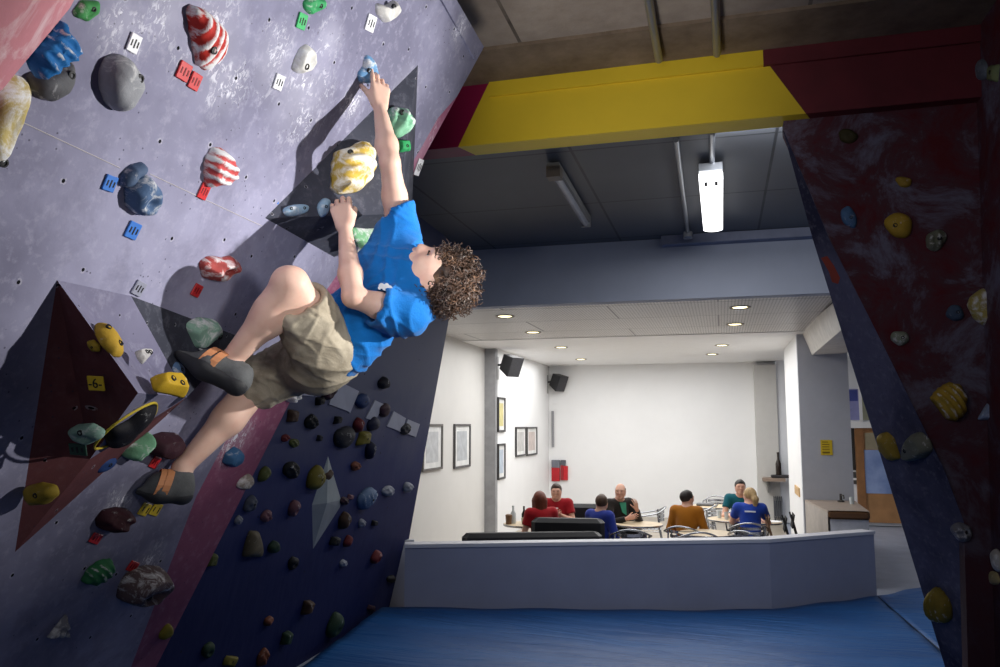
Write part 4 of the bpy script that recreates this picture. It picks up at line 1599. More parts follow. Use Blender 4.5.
def eyes(P, ax, root, sub, s=1.0, l=None):
    f = ax[1]
    for q in (-1, 1):
        e = MB().lathe([(.001, -.0118), (.007, -.0095), (.0112, -.004), (.0118, 0), (.0112, .004), (.007, .0095), (.001, .0118)], P(.074, -.008, .031 * q), f, 14).build('eye', EYEW, root, sub=sub, smooth=True)
        MB().lathe([(.0052, .0), (.005, .0016), (.001, .0024)], P(.074, -.008, .031 * q) + f * .0106, f, 12).build('iris', IRIS, e, sub=sub)


def hand_prims(w, d, nb, th, curl, s=1.0, spread=.12, thumb_curl=.5, thumb_out=.7):
    """w wrist, d palm direction, nb back of the hand, th thumb side; curl = list of (base, mid, tip) bends for index..little"""
    d, nb = unit(d), unit(np.asarray(nb) - unit(d) * (np.asarray(nb) @ unit(d)))
    th = unit(np.asarray(th) - d * (np.asarray(th) @ d) - nb * (np.asarray(th) @ nb))
    pr = []
    # palm: four metacarpal ridges
    for i, o in enumerate((.030, .010, -.010, -.028)):
        k0 = w + th * o * .55 * s + d * .012 * s
        k1 = w + th * o * s + d * (.088 - .004 * abs(i - 1)) * s
        pr.append(rc(k0, k1, .0155 * s, .0115 * s, k=.014 * s, squash=(nb, .85)))
    ln = [(.043, .026, .021), (.047, .030, .022), (.043, .028, .021), (.034, .021, .019)]
    rr = [.0092, .0094, .009, .0078]
    for i, o in enumerate((.031, .0105, -.0105, -.0295)):
        p = w + th * o * s + d * (.088 - .004 * abs(i - 1)) * s
        a = 0.0
        side = th * (1.5 - i) / 1.5 * spread
        r = rr[i] * s
        for j in range(3):
            a += curl[i][j]
            dv = unit(d * math.cos(a) - nb * math.sin(a) + side * math.cos(a))
            q = p + dv * ln[i][j] * s
            pr.append(rc(p, q, r, r * .9, k=.005 * s))
            p, r = q, r * .9
    # thumb from the side of the palm near its base
    p = w + th * .020 * s + d * .022 * s - nb * .006 * s
    a = thumb_out
    q = p + unit(th * math.sin(a) + d * math.cos(a) - nb * .25) * .042 * s
    pr.append(rc(p, q, .0165 * s, .0115 * s, k=.016 * s))
    a2 = a - thumb_curl * .5
    q2 = q + unit(th * math.sin(a2) + d * math.cos(a2) - nb * .45 * (1 + thumb_curl)) * .032 * s
    pr.append(rc(q, q2, .0112 * s, .0098 * s, k=.005 * s))
    a3 = a2 - thumb_curl * .5
    q3 = q2 + unit(th * math.sin(a3) + d * math.cos(a3) - nb * .6 * (1 + thumb_curl)) * .026 * s
    pr.append(rc(q2, q3, .0098 * s, .008 * s, k=.005 * s))
    return pr


# ------------------------------------------------------------------ the climber
J = {
    'RW': at_d(380, 109, 2.97), 'RE': at_d(390, 163, 2.88), 'RS': at_d(399, 228, 3.05),
    'LW': at_d(345, 229, 2.90), 'LE': at_d(353, 297, 2.74), 'LS': at_d(404, 314, 2.86),
    'N': at_d(414, 279, 2.97), 'C': at_d(384, 290, 2.97), 'Wst': at_d(348, 333, 2.97), 'P': at_d(322, 353, 2.97),
    'LH': at_d(322, 348, 2.88), 'RH': at_d(314, 356, 3.05),
    'LK': at_d(291, 284, 2.66), 'LA': at_d(229, 362, 2.72),
    'RK': at_d(256, 385, 3.12), 'RA': at_d(182, 468, 2.96),
}
left_dir = unit(J['LS'] - J['RS'])
spine = unit(J['N'] - J['P'])
front = unit(np.cross(left_dir, spine) * -1)     # chest direction, towards the wall
front = unit(np.cross(left_dir, spine))
if front @ (-MAIN.n) < 0:
    front = -front


def cam_dir(r, u, t):
    """direction given as right, up, towards the viewer"""
    return unit(RV * r + UP * u - FV * t)


HU, HF = cam_dir(.95, .15, .27), cam_dir(-.2, .9, .38)
HC = at_d(439, 275, 2.92)
body, HP, HAX = head_prims(HC, HU, HF, 1.05, neck=J['N'] - front * .01, nr_=.056)
body += [
    # trunk
    rc(J['RS'] * .8 + J['C'] * .2, J['LS'] * .8 + J['C'] * .2, .066, .066, k=.06),
    rc(J['C'] + spine * .06, J['Wst'], .135, .115, k=.06, squash=(front, .72)),
    rc(J['Wst'], J['P'], .115, .13, k=.06, squash=(front, .78)),
    rc(J['N'], J['RS'] * .7 + J['N'] * .3, .05, .045, k=.05), rc(J['N'], J['LS'] * .7 + J['N'] * .3, .05, .045, k=.05),
]


def arm(S, E, W):
    ax = unit(E - S)
    m1 = S + (E - S) * .5
    return [rc(S, m1, .052, .046, k=.03), rc(m1, E, .046, .036, k=.02),
            rc(E, E + (W - E) * .32, .036, .042, k=.02), rc(E + (W - E) * .32, W, .041, .0245, k=.02)]


def leg(Hh, K, A):
    m1 = Hh + (K - Hh) * .55
    pr = [rc(Hh, m1, .095, .078, k=.05), rc(m1, K, .078, .056, k=.03)]
    dv = unit(A - K)
    thd = unit(K - Hh)
    calf = unit(-thd - dv * (-thd @ dv))         # back of the lower leg
    pr += [rc(K, K + dv * .10, .054, .054, k=.03), rc(K + dv * .05 + calf * .012, K + (A - K) * .42 + calf * .018, .055, .060, k=.03),
           rc(K + (A - K) * .4 + calf * .012, A, .057, .034, k=.03), el(K - calf * .03, (.036, .036, .036), k=.03)]
    return pr, calf


body += arm(J['RS'], J['RE'], J['RW']) + arm(J['LS'], J['LE'], J['LW'])
lg1, calfL = leg(J['LH'], J['LK'], J['LA'])
lg2, calfR = leg(J['RH'], J['RK'], J['RA'])
body += lg1 + lg2
# feet inside the shoes
_d = (P_VRIGHT.hit(182, 354) - EYE) @ FV
TL, HL = at_d(181, 353, _d - .035), at_d(236, 381, 2.69)
TR, HR = at_d(141, 489, 2.88), at_d(180, 491, 2.95)
for (A, T_, H_) in ((J['LA'], TL, HL), (J['RA'], TR, HR)):
    body += [rc(A, A * .4 + H_ * .6, .033, .030, k=.02), rc(A * .6 + H_ * .4, A * .22 + H_ * .22 + T_ * .56, .032, .020, k=.02)]
# hands
rw_d = unit(at_d(381, 80, 2.985) - J['RW'])
body += hand_prims(J['RW'] + rw_d * .004, rw_d, cam_dir(.55, .0, .85), cam_dir(-.85, .1, .5), [(.08, .2, .2), (.22, .5, .5), (.35, .7, .6), (.45, .8, .6)], 1.04, .06, .35, .60)
lw_d = unit(at_d(340, 204, 2.925) - J['LW'])
body += hand_prims(J['LW'] + lw_d * .004, lw_d, cam_dir(.0, .25, .95), cam_dir(1, .1, -.2), [(.42, 1.0, .8), (.42, 1.0, .8), (.45, 1.0, .8), (.5, 1.0, .8)], 1.06, .05, .6, .5)

climber = thing('person', 'curly-haired climber in blue t-shirt and beige shorts, hanging from the panel by both hands', 'person', J['P'])
SKC = skin_mat('climber_skin', (236, 196, 176), (216, 150, 128))
soft('body', body, .0052, SKC, climber, sub=J['P'])
eyes(HP, HAX, climber, J['P'], 1.05)
# brows
bm_ = MB()
for q in (-1, 1):
    bm_.tube([HP(.094, .020, .014 * q), HP(.096, .027, .028 * q), HP(.082, .024, .048 * q)], [.0045, .005, .0025], 6)
    bm_.build('eyebrow', paint((66, 46, 34), .8), climber, sub=J['P'], smooth=True)
    bm_ = MB()
    bm_.tube([HP(.091, -.004, .018 * q), HP(.096, -.001, .030 * q), HP(.086, -.006, .044 * q)], [.0022, .003, .0018], 6)
    bm_.build('eyelash', paint((48, 34, 28), .8), climber, sub=J['P'], smooth=True)
    bm_ = MB()

# t-shirt
sL, sR = unit(J['LE'] - J['LS']), unit(J['RE'] - J['RS'])
cutL, cutR = J['LS'] + sL * .115, J['RS'] + sR * .055
hem = J['Wst'] + (J['P'] - J['Wst']) * .62
shirt = [
    rc(J['RS'] * .82 + J['C'] * .18, J['LS'] * .82 + J['C'] * .18, .082, .082, k=.06),
    rc(J['C'] + spine * .05, J['Wst'], .152, .134, k=.06, squash=(front, .76)),
    rc(J['Wst'], hem, .142, .146, k=.05, squash=(front, .8), clip=[(hem - spine * .02, -spine)]),
    rc(J['N'] - spine * .03, J['RS'], .058, .066, k=.05), rc(J['N'] - spine * .03, J['LS'], .058, .066, k=.05),
    rc(J['LS'] - sL * .02, cutL + sL * .06, .070, .080, k=.03, clip=[(cutL, sL)]),
    rc(J['RS'] - sR * .02, cutR + sR * .06, .072, .074, k=.03, clip=[(at_d(391, 218, 3.0), cam_dir(-.54, .84, 0))]),
    rc(at_d(389, 238, 3.02), at_d(370, 266, 3.0), .055, .055, k=.04),
    # loose cloth hanging from the back and the sleeve
    rc(at_d(420, 312, 2.92), at_d(431, 316, 2.95), .035, .014, k=.03),
    rc(at_d(352, 338, 2.95), at_d(367, 358, 2.93), .05, .012, k=.03, squash=(cam_dir(.7, .5, .5), .7)),
    rc(at_d(372, 332, 2.93), at_d(366, 356, 2.93), .04, .010, k=.03),
    # openings
    rc(cutL - sL * .05, cutL + sL * .1, .058, .070, k=.005, sub=True), rc(cutR - sR * .03, cutR + sR * .1, .060, .066, k=.005, sub=True),
    rc(J['N'] + spine * .005, HP(-.02, -.06), .057, .062, k=.005, sub=True),
]


def folds(amp, fr, seed, dirs, fine=4):
    rs = np.random.RandomState(seed)

    def fn(v, n):
        o = np.zeros(len(v))
        for d, w in dirs:
            d = unit(d)
            warp = .7 * np.sin(v @ (rs.randn(3) * 12)) + .5 * np.sin(v @ (rs.randn(3) * 20))
            t = v @ d * fr * w + warp * 2.2
            m_ = .5 + .5 * np.sin(v @ (rs.randn(3) * 9) + rs.rand() * 6)
            o += amp * m_ * (1 - np.abs(np.sin(t)) ** .7 * 1.6 + .5)
        for k in range(fine):
            d = unit(rs.randn(3))
            t = v @ d * 75 + 1.6 * np.sin(v @ (rs.randn(3) * 16)) + 1.1 * np.sin(v @ (rs.randn(3) * 26))
            gate = np.clip(np.sin(v @ (rs.randn(3) * 10) + rs.rand() * 6) * 1.5, 0, 1)
            o += .007 * gate * np.exp(-(np.sin(t / 2) / .38) ** 2)
        return o * .6
    return fn


SHIRT = cloth_mat('blue_jersey', (22, 122, 206), var=.14, wr=.55)
shirt_o = soft('t_shirt', shirt, .0065, SHIRT, climber, sub=J['P'], fold=folds(.010, 40, 3, [(spine * .7 + left_dir * .5, 1.0), (spine * .5 - left_dir * .8 + front * .3, .8)]))
# white badge on the chest
bc = at_d(381, 284, 2.70)
dg = bpy.context.evaluated_depsgraph_get()
hit = shirt_o.data
arr = np.empty(len(hit.vertices) * 3, np.float32)
hit.vertices.foreach_get('co', arr)
arr = arr.reshape(-1, 3) + J['P']
rd = unit(ray(381, 284))
rel = arr - EYE
dist = np.linalg.norm(np.cross(rel, rd), axis=1)
near = np.where(dist < .02)[0]
pt = arr[near[np.argmin(rel[near] @ rd)]] if len(near) else bc
bx_, by_ = cam_dir(1, -.1, 0), cam_dir(.1, 1, 0)
logo = MB()
for (x, y, r) in ((-.014, .004, .010), (0, .0, .012), (.014, -.002, .011), (.004, .009, .007), (-.02, -.004, .006)):
    logo.lathe([(r, 0), (r, .002)], pt - rd * .004 + bx_ * x + by_ * y, -rd, 14)
lg = logo.build('chest_logo', paint((236, 240, 246), .7, key='logo'), shirt_o, sub=J['P'])

# shorts
tL, tR = unit(J['LK'] - J['LH']), unit(J['RK'] - J['RH'])
hemL, hemR = J['LK'] - tL * .07, J['RK'] + tR * .01
shorts = [
    rc(J['Wst'] + (J['P'] - J['Wst']) * .35, J['P'], .134, .142, k=.05, squash=(front, .82), clip=[(J['Wst'] + (J['P'] - J['Wst']) * .4, spine)]),
    rc(J['LH'], hemL + tL * .06, .116, .096, k=.05, clip=[(hemL, tL)]),
    rc(J['RH'], hemR + tR * .06, .112, .098, k=.04, clip=[(hemR, tR)]),
    rc(J['P'] - spine * .04 - front * .03, J['P'] + spine * .02 - front * .045, .115, .11, k=.05),
    rc(hemL - tL * .06, hemL + tL * .1, .070, .090, k=.005, sub=True), rc(hemR - tR * .05, hemR + tR * .1, .072, .090, k=.005, sub=True),
]
m = NT('beige_canvas')
f = m.noise(9, 5, .6, None, .6)
m.color(m.ramp(f, [(.3, lin((150, 139, 120))), (.65, lin((194, 183, 162)))]))
m.bump(m.math('ADD', m.noise(6, 4, .5, m.mapping(sc=(1, 1, 1.8), rot=(.3, .5, 0)), .5), m.math('MULTIPLY', m.noise(260, 2), .1)), .6, .022)
m.set(.9, 0, .1)
soft('shorts', shorts, .0065, m.m, climber, sub=J['P'], fold=folds(.0085, 34, 11, [(tL * .4 + left_dir, 1.0), (spine + front * .6, .9)]))

# climbing shoes
RUB = paint((44, 45, 48), .6, var=.15, scale=20, bump=.2)
SUEDE = paint((92, 94, 95), .85, var=.2, scale=24, bump=.3)
ORG = paint((206, 140, 96), .6, key='strap')
LGT = paint((150, 152, 150), .7)


def shoe(A, T_, H_, toe_dir_wall, lab):
    ax = unit(T_ - H_)
    upf = unit((A - H_) - ax * ((A - H_) @ ax))      # out of the foot, towards the ankle
    sd_ = np.cross(ax, upf)
    L_ = np.linalg.norm(T_ - H_)
    mid = H_ + ax * L_ * .55
    sh = thing('tmp', None, None)
    bpy.data.objects.remove(sh)
    prs = [rc(H_ - ax * .005, H_ + upf * .045, .040, .036, k=.03), rc(H_ + upf * .012, mid + upf * .008, .041, .043, k=.03, squash=(upf, .9)),
           rc(mid, T_ - upf * .006, .042, .016, k=.03, squash=(upf, .75)), rc(A * .55 + H_ * .45, mid + upf * .03, .036, .034, k=.03),
           rc(H_ + upf * .075, H_ + upf * .16, .031, .04, k=.004, sub=True)]
    o = soft('climbing_shoe', prs, .0055, SUEDE, climber, sub=J['P'])
    o['label'] = lab
    rub = [rc(H_ - ax * .012 - upf * .012, H_ + upf * .025 - ax * .014, .036, .030, k=.02),
           rc(H_ - upf * .020, mid - upf * .022, .034, .038, k=.02, squash=(upf, .7)),
           rc(mid - upf * .018, T_ - upf * .010, .040, .018, k=.02, squash=(upf, .7))]
    soft('rubber_sole', rub, .0055, RUB, o, sub=J['P'])
    for (t, r0, r1) in ((.40, .045, .043), (.56, .043, .042)):
        c_ = H_ + ax * L_ * t + upf * .012
        nrm_tilt = unit(ax + upf * .35)
        mb = MB()
        ring = []
        for k in range(15):
            th_ = -.25 * math.pi + 1.5 * math.pi * k / 14
            ring.append(c_ + sd_ * math.cos(th_) * r0 * 1.14 + upf * (math.sin(th_) * r1 * 1.22 + .008) - ax * math.sin(th_) * .012)
        v, f = [], []
        for k, p in enumerate(ring):
            out = unit(p - c_)
            for (da, do) in ((-.012, 0), (.012, 0), (.012, .004), (-.012, .004)):
                v.append(p + ax * da + out * do)
        for k in range(14):
            for j in range(4):
                f.append((k * 4 + j, k * 4 + (j + 1) % 4, k * 4 + 4 + (j + 1) % 4, k * 4 + 4 + j))
        f += [(3, 2, 1, 0), (56, 57, 58, 59)]
        mb.add(v, f).build('strap', ORG, o, sub=J['P'])
    c_ = H_ + ax * L_ * .42 + upf * .03 + sd_ * .0
    side = sd_ if sd_ @ (EYE - c_) > 0 else -sd_
    MB().tube([H_ + ax * L_ * .40 + upf * .032 + side * .042 + ax * (.013 * math.cos(t)) + upf * (.017 * math.sin(t)) for t in np.linspace(0, 6.283, 12, endpoint=False)], .003, 6, True).build('buckle', STEEL, o, sub=J['P'])
    nn_ = unit(side + upf * 1.1)
    MB().box(mid + ax * L_ * .12 + side * .024 + upf * .032, (L_ * .22, .020, .006), (ax, unit(np.cross(nn_, ax)), nn_), .002).build('light_panel', LGT, o, sub=J['P'])


shoe(J['LA'], TL, HL, None, 'dark climbing shoe with orange straps on the bent left leg')
shoe(J['RA'], TR, HR, None, 'dark climbing shoe with orange straps on the stretched right leg')

# finger tape ring
fp = at_d(334, 203, 2.93)

# curly hair: a cap and several hundred coiled locks
m = NT('brown_curls')
oi = m.noise(22, 3)
m.color(m.ramp(oi, [(.3, lin((34, 24, 20))), (.55, lin((66, 47, 36))), (.78, lin((118, 88, 64)))]))
m.set(.5, 0, .45)
HAIRM = m.m
cap = [el(HP(-.022, .022), np.array([.088, .100, .096]), HAX, k=.02),
       rc(HP(.046, .066), HP(-.02, .085), .034, .04, k=.03),
       rc(HP(-.075, -.03), HP(-.05, -.075), .045, .03, k=.03),
       el(HP(.085, -.05), np.array([.075, .062, .074]), HAX, k=.01, sub=True)]
hair_o = soft('hair', cap, .007, HAIRM, climber, sub=J['P'])
rng = random.Random(5)
lk = MB()
cnt = 0
f_, u_, l_ = HAX[1], HAX[2], HAX[0]
while cnt < 620:
    d = unit(V(rng.gauss(0, 1), rng.gauss(0, 1), rng.gauss(0, 1)))     # l, f, u
    if (d[1] > .45 and d[2] < .12) or d[2] < -.72 or (abs(d[0]) > .45 and d[1] > .18 and d[2] < .16):
        continue
    base = HP(-.022 + d[1] * .098, .022 + d[2] * .096, d[0] * .086)
    out = unit(l_ * d[0] + f_ * d[1] + u_ * d[2])
    tx, ty, _ = frame_from(out)
    a0 = rng.uniform(0, 6.28)
    drop = -UP * rng.uniform(.1, .45) + tx * rng.uniform(-.6, .6) + ty * rng.uniform(-.6, .6)
    axis = unit(out * rng.uniform(.5, 1.0) + drop)
    cx, cy, _ = frame_from(axis)
    rad = rng.uniform(.006, .011)
    ln = rng.uniform(.025, .058)
    turns = rng.uniform(1.2, 2.4)
    pts, rs = [], []
    nseg = 15
    for k in range(nseg):
        t = k / (nseg - 1)
        aa = a0 + turns * 6.283 * t
        pts.append(base + axis * ln * t + (cx * math.cos(aa) + cy * math.sin(aa)) * rad * (.35 + .65 * t))
        rs.append(.0030 * (1 - .7 * t) + .0006)
    lk.tube(pts, rs, 5)
    cnt += 1
cl_ = lk.build('curls', HAIRM, hair_o, sub=J['P'], smooth=True)
cl_['kind'] = 'stuff'
# ================================================================== THE CAFÉ
ALU = paint((176, 178, 182), .25, .9, var=.05, key='alu')
WOODT = paint((206, 186, 154), .4, var=.1, scale=5)
BLACKL = paint((28, 28, 31), .45, var=.15, scale=6)
BLACKF = paint((34, 33, 34), .8, var=.15)
BROWNF = paint((112, 84, 60), .5, var=.15)


def ground(px, d):
    p = at_d(px, 424, d)
    return V(p[0], p[1], 0)


def face_to(p, px, d):
    """heading that turns +y of a thing at p towards another spot"""
    q = ground(px, d)
    v = q - p
    return math.atan2(-v[0], v[1])


# ------------------------------------------------------------------ chairs
def bistro_chair(p, rz, label):
    t = thing('bistro_chair', label, 'chair', p, rz, 'aluminium café chairs')
    mb = MB()
    for k in range(7):
        mb.box((0, -.18 + .06 * k, .45), (.40 - .02 * abs(k - 3), .045, .012), None, .003)
    mb.box((0, 0, .44), (.03, .40, .012))
    mb.build('seat', ALU, t)
    mb = MB()
    for z in (.60, .66, .72):
        pts = [V(.20 * math.sin(a), -.06 - .19 * math.cos(a), z) for a in np.linspace(-1.05, 1.05, 11)]
        v, f = [], []
        for q in pts:
            v += [q + V(0, 0, -.02), q + V(0, 0, .02)]
        for k in range(10):
            f.append((2 * k, 2 * k + 2, 2 * k + 3, 2 * k + 1))
        mb.add(v, f)
    b = mb.build('backrest', ALU, t)
    md = b.modifiers.new('thickness', 'SOLIDIFY')
    md.thickness = .004
    hoop = [V(-.26, .20, .665), V(-.275, .08, .67)] + [V(.275 * math.sin(a), -.05 - .225 * math.cos(a), .70 + .10 * math.cos(a) ** 2) for a in np.linspace(-1.45, 1.45, 15)] + [V(.275, .08, .67), V(.26, .20, .665)]
    MB().tube(hoop, .0125, 10).build('arm_hoop', ALU, t, smooth=True)
    for sx in (-1, 1):
        MB().tube([V(sx * .26, .20, .665), V(sx * .235, .22, .5), V(sx * .22, .22, 0)], .0125, 8).build('leg', ALU, t, smooth=True)
        MB().tube([V(sx * .20, -.14, .74), V(sx * .205, -.17, .45), V(sx * .22, -.25, 0)], .0125, 8).build('leg', ALU, t, smooth=True)
    MB().tube([V(-.225, .21, .42), V(.225, .21, .42), V(.205, -.17, .42), V(-.205, -.17, .42)], .009, 8, True).build('seat_frame', ALU, t, smooth=True)
    return t


def table(p, r, label, h=.73, base=True):
    t = thing('round_table', label, 'table', p, 0, 'round café tables')
    MB().lathe([(r - .006, -.028), (r, -.022), (r, -.004), (r - .006, 0)], (0, 0, h), n=36).build('tabletop', WOODT, t)
    MB().lathe([(r + .002, -.024), (r + .004, -.02), (r + .004, -.006), (r + .002, -.002)], (0, 0, h), n=36).build('metal_rim', ALU, t)
    MB().lathe([(.05, h - .06), (.028, h - .1), (.028, .1), (.05, .06)], n=16).build('pedestal', ALU, t)
    for k in range(4):
        a = math.pi / 4 + k * math.pi / 2
        MB().tube([V(.03 * math.cos(a), .03 * math.sin(a), .07), V(.2 * math.cos(a), .2 * math.sin(a), .04), V(.3 * math.cos(a), .3 * math.sin(a), .015)], [.02, .016, .014], 8).build('foot', ALU, t)
    return t


def folding_chair(p, rz, label, seat_mat, frame_mat):
    t = thing('folding_chair', label, 'chair', p, rz, 'folding chairs by the pillar')
    mb = MB().box((0, .02, .45), (.38, .38, .02), None, .006)
    mb.build('seat', seat_mat, t)
    MB().box((0, -.235, .78), (.36, .018, .20), (V(1, 0, 0), V(0, .98, -.17), V(0, .17, .98)), .006).build('backrest', frame_mat, t)
    for sx in (-1, 1):
        MB().tube([V(sx * .19, -.26, .88), V(sx * .19, -.16, .45), V(sx * .19, .24, 0)], .012, 8).build('leg', frame_mat, t)
        MB().tube([V(sx * .17, .16, .45), V(sx * .17, -.24, 0)], .012, 8).build('leg', frame_mat, t)
    MB().tube([V(-.17, -.14, .15), V(.17, -.14, .15)], .009, 8).build('stretcher', frame_mat, t)
    return t


def sofa(p, rz, width, h, label, arms=True, back_w=None):
    t = thing('sofa', label, 'sofa', p, rz, 'black café sofas')
    MB().box((0, .05, .22), (width, .72, .28), None, .03).build('base', BLACKL, t)
    MB().box((0, .10, .41), (width - (.3 if arms else .02), .58, .12), None, .04).build('seat_cushion', BLACKF, t)
    MB().box((0, -.26, (h + .1) / 2 + .05), (back_w or width, .18, h - .1), None, .05).build('backrest', BLACKL, t)
    if arms:
        for sx in (-1, 1):
            MB().box((sx * (width / 2 - .07), .08, .40), (.14, .62, .36), None, .04).build('armrest', BLACKL, t)
    for sx in (-1, 1):
        for y in (-.26, .36):
            MB().lathe([(.022, 0), (.028, .08)], (sx * (width / 2 - .08), y, 0), n=10).build('foot', ALU, t)
    return t


# heading towards the gym (facing the camera) and away from it
TOCAM, AWAY = math.pi + YAW * .5, YAW * .5

# ------------------------------------------------------------------ people at the tables
HAIRS = {}


def sitter(p, rz, label, shirt_rgb, hair_rgb, style='short', arms='table', trousers=(60, 62, 74), skin=None, lean=.06, turn=0.0, tilt=0.0, seat=.45, sleeve='short', size=1.0, collar=None, back_mark=None, extra=None):
    t = thing('person', label, 'person', p, rz, None)
    sk = skin or SKIN2
    s = size
    hip = V(0, 0, seat + .09)
    ch = V(0, lean * .6 - .01, seat + .40 * s)
    shl = [V(sx * .178 * s, lean - .01, seat + .53 * s) for sx in (-1, 1)]
    nk = V(0, lean + .0, seat + .585 * s)
    hc = V(0, lean + .035, seat + .72 * s)
    hf = V(-math.sin(turn), math.cos(turn), tilt)
    hu = V(0, -tilt * .6, 1)
    pr, P, ax = head_prims(hc, hu, hf, 1.0, neck=nk, nr_=.054)
    cl = unit(ch - hip)
    pr += [rc(shl[0], shl[1], .062, .062, k=.06), rc(ch + V(0, 0, .03), hip + V(0, 0, .10), .145 * s, .125 * s, k=.06, squash=(V(0, 1, 0), .72)),
           rc(hip + V(-.07, 0, 0), hip + V(.07, 0, 0), .105, .105, k=.06)]
    sh = [rc(shl[0] * V(.9, 1, 1), shl[1] * V(.9, 1, 1), .075, .075, k=.06), rc(ch + V(0, 0, .03), hip + V(0, 0, .04), .158 * s, .15 * s, k=.06, squash=(V(0, 1, 0), .76), clip=[(hip + V(0, 0, .02), V(0, 0, -1))])]
    tr = [rc(hip + V(-.07, 0, -.005), hip + V(.07, 0, -.005), .118, .118, k=.05)]
    for i, sx in enumerate((-1, 1)):
        if arms == 'table':
            E, W, dv = V(sx * .25, .12 + lean, .74), V(sx * .13, .36 + lean, .785), V(-sx * .3, .9, -.05)
            nb = V(0, 0, 1)
        elif arms == 'chest':
            E, W, dv = V(sx * .25, .10, .73), V(sx * .07, .27, .84), V(-sx * .75, .35, .35)
            nb = V(sx * .3, .8, -.1)
        elif arms == 'raised':
            E, W, dv = V(sx * .25, .14 + lean, .72), V(sx * .08, .34 + lean, .92 if sx < 0 else .80), V(-sx * .3, .2, .9 if sx < 0 else .1)
            nb = V(0, .9, .2)
        else:
            E, W, dv = V(sx * .24, .03, .70), V(sx * .09, .26, .64), V(-sx * .4, .8, -.2)
            nb = V(0, .2, 1)
        S = shl[i]
        pr += [rc(S, E, .05, .038, k=.03), rc(E, E + (W - E) * .35, .038, .039, k=.02), rc(E + (W - E) * .35, W, .039, .025, k=.02)]
        pr += hand_prims(W, dv, nb, V(-sx, 0, .2), [(.25, .4, .3)] * 4, .98, .10, .4, .7)
        if sleeve == 'short':
            d_ = unit(E - S)
            c_ = S + d_ * .16
            sh.append(rc(S, c_ + d_ * .04, .066, .064, k=.04, clip=[(c_, d_)]))
        else:
            d_ = unit(W - E)
            c_ = W - d_ * .03
            sh += [rc(S, E, .066, .054, k=.04), rc(E, c_ + d_ * .03, .054, .040, k=.03, clip=[(c_, d_)])]
        K, A = V(sx * .11, .44, seat + .06), V(sx * .12, .42, .09)
        Hh = hip + V(sx * .085, 0, -.01)
        pr += [rc(Hh, K, .085, .058, k=.04), rc(K, K + (A - K) * .4, .052, .052, k=.03), rc(K + (A - K) * .4, A, .052, .034, k=.02), rc(A + V(0, -.02, -.045), A + V(0, .13, -.06), .034, .028, k=.02)]
        tr += [rc(Hh, K, .10, .074, k=.04), rc(K, A + V(0, 0, .0), .074, .058, k=.03, clip=[(A + V(0, 0, .03), V(0, 0, -1))])]
        sb = soft('shoe', [rc(A + V(0, -.03, -.045), A + V(0, .15, -.052), .044, .036, k=.02, clip=[(A + V(0, 0, -.088), V(0, 0, -1))])], .012, paint((50, 48, 48), .6), t)
    soft('body', pr, .0082, sk, t)
    eyes(P, ax, t, (0, 0, 0))
    so = soft('t_shirt' if sleeve == 'short' else 'jumper', sh, .011, cloth_mat('cloth_%d_%d_%d' % tuple(shirt_rgb), shirt_rgb, wr=.35), t)
    soft('trousers', tr, .012, cloth_mat('cloth_%d_%d_%d' % tuple(trousers), trousers, wr=.35), t)
    hm = HAIRS.get(tuple(hair_rgb))
    if hm is None:
        m = NT('hair_%d' % len(HAIRS))
        m.color(m.ramp(m.noise(40, 3, .6, m.mapping(sc=(1, 1, .25))), [(.3, tuple(x * .6 for x in lin(hair_rgb)[:3]) + (1,)), (.7, lin(hair_rgb))]))
        m.set(.5, 0, .35)
        hm = HAIRS[tuple(hair_rgb)] = m.m
    cut = [el(P(.092, -.05), np.array([.088, .075, .092]), ax, k=.01, sub=True)]
    if style == 'bald':
        hp = [el(P(-.016, .008), np.array([.079, .094, .088]), ax, k=.01, clip=[(P(0, .038), ax[2]), (P(.03, 0), ax[1])])]
    elif style == 'long':
        hp = [el(P(-.018, .016), np.array([.087, .103, .097]), ax, k=.02), rc(P(-.075, -.02), P(-.085, -.26), .07, .055, k=.05, squash=(ax[1], .7)),
              rc(P(-.03, -.02, .07), P(-.05, -.22, .07), .035, .03, k=.04), rc(P(-.03, -.02, -.07), P(-.05, -.22, -.07), .035, .03, k=.04)]
    elif style == 'ponytail':
        hp = [el(P(-.018, .016), np.array([.086, .102, .096]), ax, k=.02), rc(P(-.10, .01), P(-.135, -.05), .04, .045, k=.03), rc(P(-.135, -.05), P(-.115, -.21), .045, .022, k=.03)]
    else:
        hp = [el(P(-.016, .014), np.array([.083, .102, .091]), ax, k=.02), rc(P(.055, .062), P(.0, .078), .026, .026, k=.03)]
        cut.append(rc(P(-.05, -.11), P(-.12, -.12), .05, .05, k=.01, sub=True))
    soft('hair', hp + cut, .0085, hm, t)
    if extra:
        extra(t, P, ax, so, ch, lean)
    return t


# ---- black sofas
pS = (Bi * .62 + Ai * .38) - n_ab * .52 - V(.10, 0, 0)
sofa(pS, math.atan2((A0 - B0)[1], (A0 - B0)[0]), 1.7, .80, 'low black sofa with its back against the pale low wall')
p1_ = ground(568, 10.55)
sofa(p1_, AWAY, 1.3, .92, 'black sofa seen from behind, with the red-topped and blue-topped people', arms=False, back_w=.92)
p2_ = ground(586, 12.25)
sofa(p2_, TOCAM, 1.4, .88, 'black sofa facing the gym, behind the man in the red t-shirt', arms=False)


def logo_tri(t, P, ax, so, ch, lean):
    MB().prism([V(-.035, .155, .93), V(.035, .155, .93), V(.0, .158, .87)], V(0, .012, 0)).build('shirt_emblem', paint((236, 226, 226), .7, key='emb'), so)


